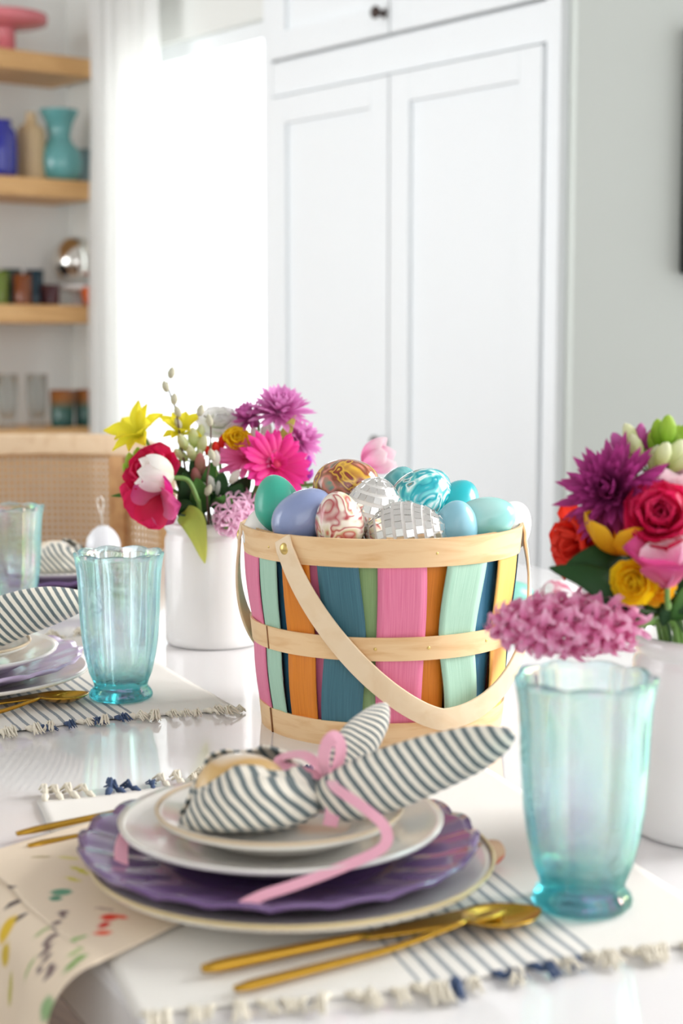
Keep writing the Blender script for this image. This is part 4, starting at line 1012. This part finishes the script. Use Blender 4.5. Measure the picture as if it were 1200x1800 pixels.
def hyacinth(label, base, tip, root, m, length_n=46, rad=0.02, seed=0, fl=0.013, stem=STEM, **kw):
    """florets along the line root -> tip"""
    f = Flower('hyacinth', label, 'flower', base, tip, (Vector(tip)-Vector(root)), stem=stem, sr=0.0035, wp=[rim_point(base, root), Vector(root)], **kw); rnd = random.Random(seed)
    b = MB(); ring(b, petal(fl*0.9, fl*0.22, 1.1, -0.9, 0.3, 0.75, 3, 8, base=0.7), 6, fl*0.12, 0.0, 0); b.lathe([(0, -fl*0.9), (fl*0.16, -fl*0.8), (fl*0.2, -fl*0.2), (fl*0.14, 0.0), (0, fl*0.02)], 8)
    b.uv = [u if u != (0, 0) else (0, 0) for u in b.uv]
    me = b.mesh('floret', m)
    ax = (Vector(tip)-Vector(root)); Lx = ax.length; q = ax.to_track_quat('Z', 'Y').to_matrix().to_4x4()
    for i in range(length_n):
        s = (i+0.5)/length_n; a = i*2.39996
        env = math.sin(min(1, 0.25+s*2.2)*PI/2)*(1-max(0, (s-0.6)/0.4)**2*0.75)
        rr = rad*env*rnd.uniform(0.78, 1.05)
        dirv = Vector((math.cos(a), math.sin(a), 0.25+0.9*max(0, s-0.55)+rnd.uniform(-0.3, 0.3)))
        loc = Matrix.Translation(Vector(root)-Vector(base)) @ q @ Matrix.Translation((math.cos(a)*rr, math.sin(a)*rr, s*Lx)) @ dirv.to_track_quat('Z', 'Y').to_matrix().to_4x4() @ Matrix.Scale(rnd.uniform(0.8, 1.15)*(1-0.25*max(0, s-0.7)/0.3), 4)
        link('floret', me, f.t, M=loc)
    return f
def freesia(label, base, pts, m, sizes, cat='flower', name='freesia', stem=STEM):
    """bud spray: pts are bud centres, each bud pointing up and outward"""
    c = sum((Vector(p) for p in pts), Vector())/len(pts)
    f = Flower(name, label, cat, base, c-Vector((0, 0, 0.015)), (0, 0, 1), stem=stem, sr=0.0014)
    for p, s_ in zip(pts, sizes):
        rel = Vector(p)-Vector(base); d = (rel-(f.h-Vector((0, 0, 0.01)))).normalized()
        b = MB(); b.lathe([(0, -s_), (s_*0.3, -s_*0.8), (s_*0.5, -s_*0.2), (s_*0.48, s_*0.3), (s_*0.25, s_*0.8), (0, s_)], 12, fr=lambda t, z, j: 1+0.12*math.cos(3*t))
        M = Matrix.Translation(rel) @ d.to_track_quat('Z', 'Y').to_matrix().to_4x4()
        o = b.build('bud', m[len(p) % 1] if isinstance(m, (list, tuple)) else m, f.t, M=M)
        b = MB(); b.tube([f.h-Vector((0, 0, 0.004)), rel-d*s_*0.9], 0.0009, 6); b.build('bud_stalk', stem, f.t)
    return f
def leaf(label, base, pts, W, m, n_up=(0, 0, 1), fold=0.25, cat='leaf', name='leaf'):
    base = Vector(base); ps = spline([Vector(p)-base for p in pts], 6); L = len(ps)
    b = MB()
    def fn(u, v):
        j = round(v*(L-1)); p = ps[j]; t = (ps[min(j+1, L-1)]-ps[max(j-1, 0)]).normalized()
        up = Vector(n_up); sd = t.cross(up).normalized(); up = sd.cross(t)
        s = 2*u-1; wv = W/2*max(0.05, math.sin(PI*(0.08+0.92*v)**0.8)**0.9)
        return p + sd*(s*wv) + up*(abs(s)*wv*fold)
    b.grid(fn, 6, L-1)
    t = thing(name, label, cat, base); b.build('blade', m, t, solid=0.0006)
    b2 = MB(); b2.tube(spline([Vector((0, 0, 0)), rim_point(base, ps[0]+base)-base, ps[0], ps[min(3, L-1)]], 4), 0.0013, 6); b2.build('leaf_stalk', STEMD, t); return t

# colours
P_YEL = petal_mat('yellow_petal', (216, 214, 60), (255, 240, 60), trans=0.5); P_WHT = petal_mat('white_petal', (238, 242, 226), (253, 252, 251), trans=0.65); P_MAG = petal_mat('magenta_petal', (176, 60, 140), (226, 130, 200))
P_PINK = petal_mat('pink_mum_petal', (206, 90, 170), (240, 168, 222)); P_HOT = petal_mat('hot_pink_petal', (220, 30, 110), (240, 60, 160)); P_RED = petal_mat('crimson_petal', (200, 24, 60), (228, 36, 96)); P_ROSEU = petal_mat('rose_under_petal', (226, 130, 160), (220, 84, 150))
P_PALE = petal_mat('pale_pink_petal', (244, 200, 224), (246, 206, 228)); P_HYA = petal_mat('hyacinth_petal', (214, 92, 150), (250, 206, 228), (238, 150, 194)); P_TUL = petal_mat('pink_flushed_petal', (224, 110, 170), (250, 238, 240), (240, 170, 205))
P_DMAG = petal_mat('plum_petal', (120, 20, 76), (180, 64, 140), trans=0.25); P_ORR = petal_mat('scarlet_petal', (226, 40, 34), (246, 70, 50)); P_ORG = petal_mat('golden_petal', (240, 150, 20), (252, 196, 40)); P_GOLD = petal_mat('deep_yellow_petal', (240, 180, 10), (250, 214, 30))
P_BUDW = petal_mat('cream_bud', (196, 214, 110), (248, 246, 226)); P_BUDG = petal_mat('green_bud', (120, 176, 40), (196, 220, 90)); P_VIO = petal_mat('violet_petal', (200, 60, 200), (222, 110, 220)); P_BLUSH = petal_mat('blush_petal', (236, 190, 204), (250, 226, 232))
HEART = mat('flower_heart_red', (190, 30, 80), 0.7)
YL = LP.y
def lb(dx=0, dy=0): return (LP.x+dx, LP.y+dy, TZ+0.03)
def L(px, py, dy=0.0): return at(px, py, YL+dy)
lily('bright yellow lily at the outer edge of the left bouquet', lb(-0.02, 0), L(250, 768, -0.01), (-0.35, -0.6, 0.6), 0.046, P_YEL, 1)
lily('yellow lily next to the willow twig in the left bouquet', lb(-0.01, 0.01), L(318, 766, 0.01), (0.1, -0.5, 0.8), 0.036, P_YEL, 2)
freesia('yellow green bud at the far edge of the left bouquet', lb(-0.02, 0), [L(228, 812, -0.01), L(240, 800, 0), L(222, 826, 0)], P_BUDG, [0.012, 0.010, 0.009])
rose('large crimson rose with drooping magenta petals in the left bouquet', lb(-0.025, -0.01), L(268, 838, -0.03), (-0.45, -0.65, 0.6), 0.036, P_RED, P_RED, 3, 4, ruff=0.4)
# drooping outer petals of a tulip below it
f = Flower('tulip', 'wide open magenta tulip drooping below the white tulip', 'flower', lb(-0.02, -0.02), L(282, 868, -0.066), (-0.25, -0.85, -0.35), wp=[L(335, 900, -0.045)])
for k, (a_, el, sc, mm) in enumerate([(0, 0.3, 1.0, P_ROSEU), (1.2, 0.1, 0.95, P_HOT), (2.3, 0.35, 0.9, P_ROSEU), (3.3, 0.2, 1.05, P_RED), (4.4, 0.25, 1.0, P_RED), (5.3, 0.15, 0.9, P_ROSEU)]):
    f.part('petal', petal(0.043, 0.040, 0.75, -0.1, 0.35, 0.45, 8, 9, 0.3, k).mesh('petal', mm), RZ(a_) @ Matrix.Rotation(-el, 4, 'Y') @ Matrix.Scale(sc, 4))
tulip('white tulip bud in front of the crimson rose', lb(0.0, -0.03), L(306, 840, -0.075), (-0.85, -0.25, 0.18), 0.043, P_WHT, 0.0, 4, 0.78, sr=0.0028, wp=[L(352, 905, -0.06), L(346, 876, -0.07)])
rose('full white ranunculus at the back of the left bouquet', lb(0, 0.02), L(386, 748, 0.03), (0.05, -0.6, 0.75), 0.027, P_WHT, None, 5, 4, 'ranunculus')
rose('small deep yellow ranunculus above the gerbera', lb(0.005, 0.01), L(416, 775, 0.0), (0.2, -0.7, 0.6), 0.0165, P_GOLD, None, 6, 4, 'ranunculus')
freesia('white freesia spray between the yellow lilies and the willow', lb(0, 0), [L(x, y, d_) for x, y, d_ in [(322, 778, -0.01), (340, 770, 0), (356, 782, -0.01), (336, 796, -0.015), (318, 800, -0.01), (350, 800, -0.01), (352, 762, 0.01), (372, 788, 0)]], P_BUDW, [0.012, 0.013, 0.012, 0.011, 0.011, 0.010, 0.012, 0.011])
freesia('scarlet freesia buds beside the willow twig', lb(0.0, 0), [L(378, 788, -0.01), L(390, 776, 0.0), L(366, 793, -0.01)], P_ORR, [0.009, 0.010, 0.008])
freesia('dusky pink alstroemeria buds in the middle of the left bouquet', lb(0.0, -0.01), [L(352, 815, -0.03), L(346, 838, -0.035), L(362, 832, -0.03)], petal_mat('dusky_petal', (176, 150, 110), (216, 130, 140)), [0.013, 0.012, 0.010], name='alstroemeria')
freesia('white alstroemeria buds low between the leaves', lb(0.0, -0.02), [L(380, 806, -0.04), L(372, 850, -0.05), L(358, 856, -0.05), L(383, 858, -0.05), L(412, 838, -0.05)], P_WHT, [0.010, 0.010, 0.009, 0.009, 0.010], name='alstroemeria')
mum('orchid pink chrysanthemum topping the left bouquet', lb(0.01, 0.01), L(492, 725, 0.02), (0.15, -0.45, 0.85), 0.042, P_PINK, 7)
mum('magenta chrysanthemum in profile beside the white ranunculus', lb(0.01, 0.01), L(440, 736, 0.025), (-0.55, -0.15, 0.7), 0.032, P_MAG, 8, 4)
mum('pale orchid chrysanthemum on the basket side of the left bouquet', lb(0.02, 0.01), L(527, 775, 0.02), (0.6, -0.5, 0.5), 0.032, P_PINK, 9, 4)
gerbera('hot pink gerbera above the jade egg', lb(0.02, -0.01), L(484, 818, -0.03), (0.45, -0.75, 0.5), 0.043, P_HOT, HEART, 10)
gerbera('paler pink gerbera seen edge-on behind the hot pink one', lb(0.01, -0.01), L(436, 806, -0.02), (-0.1, -0.55, 0.85), 0.036, petal_mat('rose_gerbera_petal', (224, 60, 130), (244, 130, 190)), HEART, 11)
freesia('violet statice sprig beside the hot pink gerbera', lb(0.02, 0), [L(535, 826, 0), L(542, 812, 0.005), L(528, 838, 0), L(520, 800, 0.01), L(545, 834, 0.005)], P_VIO, [0.009, 0.008, 0.008, 0.008, 0.007], name='statice')
freesia('white freesia behind the orchid chrysanthemum', lb(0.01, 0.01), [L(450, 768, 0.01), L(468, 758, 0.015), L(480, 772, 0.01), L(462, 780, 0.005)], P_WHT, [0.013, 0.014, 0.012, 0.012])
hyacinth('pale pink hyacinth cluster hanging over the left pot rim', lb(0.02, -0.01), L(396, 926, -0.088), L(428, 884, -0.03), P_PALE, 44, 0.018, 12, 0.018)
tulip('pink flushed white tulip reaching out above the painted eggs', lb(0.03, 0.0), L(636, 814, -0.02), (0.86, -0.2, 0.34), 0.041, P_TUL, 0.0, 14, 0.75, sr=0.0025, wp=[L(450, 880, 0), L(560, 850, -0.01)])
leaf('lime green leaf folded over the front of the left pot', lb(-0.01, -0.03), [L(318, 905, -0.055), L(336, 912, -0.072), L(348, 940, -0.074), L(360, 990, -0.068)], 0.028, LIME, (0, -1, 0.3))
leaf('pale green leaf spike in the orchid chrysanthemums', lb(0.015, 0), [L(486, 800, 0.0), L(496, 775, 0.0), L(508, 750, 0.0), L(520, 730, 0.0)], 0.014, LIME, (0, -1, 0.2))
leaf('small green leaf poking out below the crimson rose', lb(-0.03, 0), [L(300, 880, 0), L(240, 872, 0), L(195, 872, 0)], 0.014, GREEN, (0, -0.5, 0.8))
rl = random.Random(5)
LLAB = ['dark green leaf just below the white tulip stem', 'green leaf under the dusky pink alstroemeria buds', 'dark green leaf below the gerberas, beside the shorter willow twig', 'dark green leaf between the willow twig and the jade egg',
        'green leaf rising behind the dusky pink buds', 'dark green leaf under the hot pink gerbera', 'dark green leaf behind the white tulip', 'green leaf above the pale pink hyacinth cluster', 'dark green leaf at the pot rim under the magenta tulip',
        'dark green leaf behind the white freesia spray', 'green leaf next to the jade egg, behind the basket rim']
for i, (x, y, x2, y2, dd) in enumerate([(330, 900, 322, 830, -0.04), (350, 900, 345, 840, -0.045), (370, 890, 392, 830, -0.04), (390, 890, 425, 850, -0.045), (360, 880, 372, 812, -0.03), (400, 880, 438, 838, -0.02), (340, 880, 305, 815, -0.02), (380, 900, 400, 870, -0.06), (325, 905, 312, 880, -0.05), (355, 860, 335, 810, -0.02), (415, 890, 452, 868, -0.03)]):
    leaf(LLAB[i], lb(rl.uniform(-0.03, 0.03), rl.uniform(-0.03, 0.0)), [L(x, y, dd), L((x+x2)/2+4, (y+y2)/2, dd-0.012), L(x2, y2, dd-0.005)], 0.024, [DGREEN, GREEN, DGREEN][i % 3], (0, -1, 0.4))['group'] = 'leaves in the left bouquet'
def willow(label, base, pts, buds):
    t = thing('willow_twig', label, 'twig', base); base = Vector(base)
    ps = spline([Vector((0, 0, 0))]+[Vector(p)-base for p in pts], 6); b = MB(); b.tube(ps, [0.0016-0.0010*i/(len(ps)-1) for i in range(len(ps))], 6); b.build('stem', TWIG, t)
    FUR = mat('willow_bud_fur', (188, 184, 160), 0.95)
    for p in buds:
        b = MB(); b.lathe([(0, -0.007), (0.003, -0.005), (0.0045, 0), (0.003, 0.005), (0, 0.008)], 10)
        b.build('bud', FUR, t, M=Matrix.Translation(Vector(p)-base) @ Matrix.Rotation(rl.uniform(-0.4, 0.4), 4, 'Y'))
willow('tall pussy willow twig rising above the yellow lily', lb(-0.005, 0), [L(335, 880, -0.02), L(318, 780, -0.01), L(310, 725, 0), L(298, 690, 0), L(294, 672, 0)], [L(301, 656, 0), L(291, 680, 0), L(306, 702, 0), L(312, 724, 0), L(313, 745, 0)])
willow('shorter pussy willow twig in front of the white ranunculus', lb(0.005, -0.02), [L(364, 880, -0.06), L(368, 810, -0.055), L(370, 750, -0.05), L(358, 730, -0.05)], [L(352, 722, -0.05), L(368, 740, -0.05), L(372, 800, -0.058), L(366, 862, -0.062)])

# right bouquet
YR = RP.y
def rbp(dx=0, dy=0): return (RP.x+dx, RP.y+dy, TZ+0.03)
def Q(px, py, dy=0.0): return at(px, py, YR+dy)
mum('dark plum chrysanthemum, largest flower of the right bouquet', rbp(-0.02, 0), Q(1078, 868, -0.02), (-0.45, -0.75, 0.35), 0.040, P_DMAG, 21, 6, 0.16, density=1.35)
mum('mauve chrysanthemum above the dark plum one', rbp(-0.01, 0.01), Q(1092, 822, 0.02), (-0.3, -0.1, 0.9), 0.026, P_PINK, 22, 4)
carnation('scarlet carnation behind the plum chrysanthemum', rbp(-0.03, 0.0), Q(1030, 955, -0.005), (-0.75, -0.4, -0.05), 0.031, P_ORR, 23)
carnation('second scarlet carnation near the golden tulip', rbp(-0.02, 0.0), Q(1068, 955, 0.01), (-0.2, -0.8, 0.1), 0.022, P_ORR, 24)
rose('hot pink rose with paler outer petals facing the camera', rbp(0, -0.02), Q(1158, 915, -0.05), (-0.12, -0.80, 0.55), 0.0265, P_RED, P_RED, 25, 5, ruff=0.45)
f = Flower('tulip', 'open pale pink tulip under the hot pink rose', 'flower', rbp(-0.005, -0.02), Q(1172, 1032, -0.072), (-0.12, -0.30, 0.9), wp=[Q(1185, 1090, -0.03)])
for k, (a_, el, sc) in enumerate([(4.2, 0.25, 1.0), (5.2, 0.05, 1.0), (3.3, 0.2, 1.0), (2.3, 0.5, 0.8), (0.3, 0.4, 0.9)]):
    f.part('petal', petal(0.042, 0.042, 0.75, 0.75, 0.45, 0.4, 8, 9, 0.3, k).mesh('petal', P_ROSEU if k < 3 else P_TUL), RZ(a_) @ Matrix.Rotation(-el*0.6, 4, 'Y') @ Matrix.Scale(sc, 4))
tulip('golden orange tulip between the plum flower and the rose', rbp(-0.015, -0.01), Q(1092, 975, -0.03), (-0.1, -0.25, 0.95), 0.038, P_ORG, 0.35, 26, 0.8)
rose('deep yellow ranunculus below the golden tulip', rbp(-0.015, -0.025), Q(1118, 1020, -0.065), (-0.4, -0.8, -0.05), 0.0165, P_GOLD, None, 27, 4, 'ranunculus', ruff=0.3)
rose('smaller deep yellow ranunculus beside it, nearer the pot', rbp(-0.01, -0.02), Q(1150, 1028, -0.05), (0.2, -0.9, -0.1), 0.015, P_ORG, None, 28, 4, 'ranunculus', ruff=0.3)
tulip('blush pink tulip above the hot pink rose', rbp(0.01, 0), Q(1196, 885, -0.01), (-0.1, -0.3, 0.9), 0.034, P_BLUSH, 0.1, 29, 0.85)
freesia('white and lime freesia spray at the top of the right bouquet', rbp(0.0, 0.01), [Q(x, y, d_) for x, y, d_ in [(1108, 768, 0.0), (1118, 785, -0.01), (1100, 790, 0.0), (1152, 808, -0.01), (1165, 800, -0.02), (1185, 795, -0.01), (1195, 812, -0.01)]], P_BUDW, [0.011, 0.010, 0.009, 0.011, 0.011, 0.011, 0.010])
freesia('lime green buds topping the right bouquet', rbp(0.005, 0.01), [Q(x, y, d_) for x, y, d_ in [(1158, 762, 0.0), (1172, 756, -0.01), (1186, 772, 0.0), (1198, 768, 0), (1140, 800, 0.01), (1148, 780, 0.005)]], P_BUDG, [0.011, 0.012, 0.011, 0.011, 0.009, 0.009])
freesia('mauve buds beside the white freesia', rbp(-0.005, 0.01), [Q(1125, 762, 0.0), Q(1140, 772, 0.01), Q(1088, 780, 0.0), Q(1128, 770, 0.01)], P_MAG, [0.008, 0.008, 0.010, 0.007])
leaf('long dark green leaf pointing out toward the basket', rbp(-0.03, -0.01), [Q(1130, 1075, -0.05), Q(1085, 1040, -0.06), Q(1030, 1010, -0.06), Q(965, 998, -0.05)], 0.026, DGREEN, (-0.1, -0.75, 0.6), -0.2)
leaf('broad dark green leaf under the scarlet carnation', rbp(-0.025, -0.01), [Q(1120, 1005, -0.03), Q(1070, 985, -0.045), Q(1030, 985, -0.045), Q(995, 992, -0.04)], 0.027, DGREEN, (-0.1, -0.8, 0.55), -0.2)
leaf('mid green leaf behind the hot pink rose', rbp(0, 0.0), [Q(1160, 890, 0.0), Q(1165, 850, -0.01), Q(1172, 815, 0.0)], 0.024, GREEN, (0, -1, 0.2))
leaf('green leaf at the picture edge above the blush tulip', rbp(0.01, 0.0), [Q(1190, 880, 0.01), Q(1190, 840, 0.0), Q(1185, 805, 0.01)], 0.022, GREEN, (0, -1, 0.2))
RLAB = ['green leaf at the right pot rim, beneath the smaller yellow ranunculus', 'dark green leaf at the right pot rim, beneath the pink tulip', 'green leaf at the right pot rim, touching the picture edge', 'dark green leaf at the right pot rim, beneath the larger yellow ranunculus',
        'green leaf beyond the picture edge over the right pot', 'dark green leaf behind the pale pink tulip', 'green leaf behind the golden orange tulip', 'dark green leaf between the plum chrysanthemum and the rose', 'green leaf beyond the picture edge behind the magenta rose']
for i, (x, y, x2, y2, dd) in enumerate([(1160, 1100, 1150, 1040, -0.03), (1180, 1105, 1178, 1040, -0.04), (1200, 1105, 1205, 1030, -0.04), (1140, 1095, 1120, 1050, -0.02), (1225, 1105, 1240, 1020, -0.02), (1170, 1080, 1195, 1000, -0.01), (1130, 1085, 1110, 940, 0.01), (1150, 960, 1140, 900, 0.01), (1220, 960, 1230, 860, 0.01)]):
    leaf(RLAB[i], rbp(rl.uniform(-0.03, 0.03), rl.uniform(-0.03, 0.02)), [Q(x, min(y, 1088), dd), Q((x+x2)/2+4, (y+y2)/2, dd-0.01), Q(x2, y2, dd)], 0.022, [GREEN, DGREEN][i % 2], (0, -1, 0.4))['group'] = 'leaves in the right bouquet'
rose('magenta rose of the right bouquet, cut by the picture edge', rbp(0.03, -0.01), Q(1262, 900, -0.01), (0.2, -0.8, 0.5), 0.03, P_HOT, None, 30, 4)
hyacinth('pink hyacinth spike leaning out of the right pot over the near glass', rbp(-0.035, -0.02), Q(876, 1098, -0.075), Q(1105, 1098, -0.055), P_HYA, 66, 0.0135, 31, 0.0215)
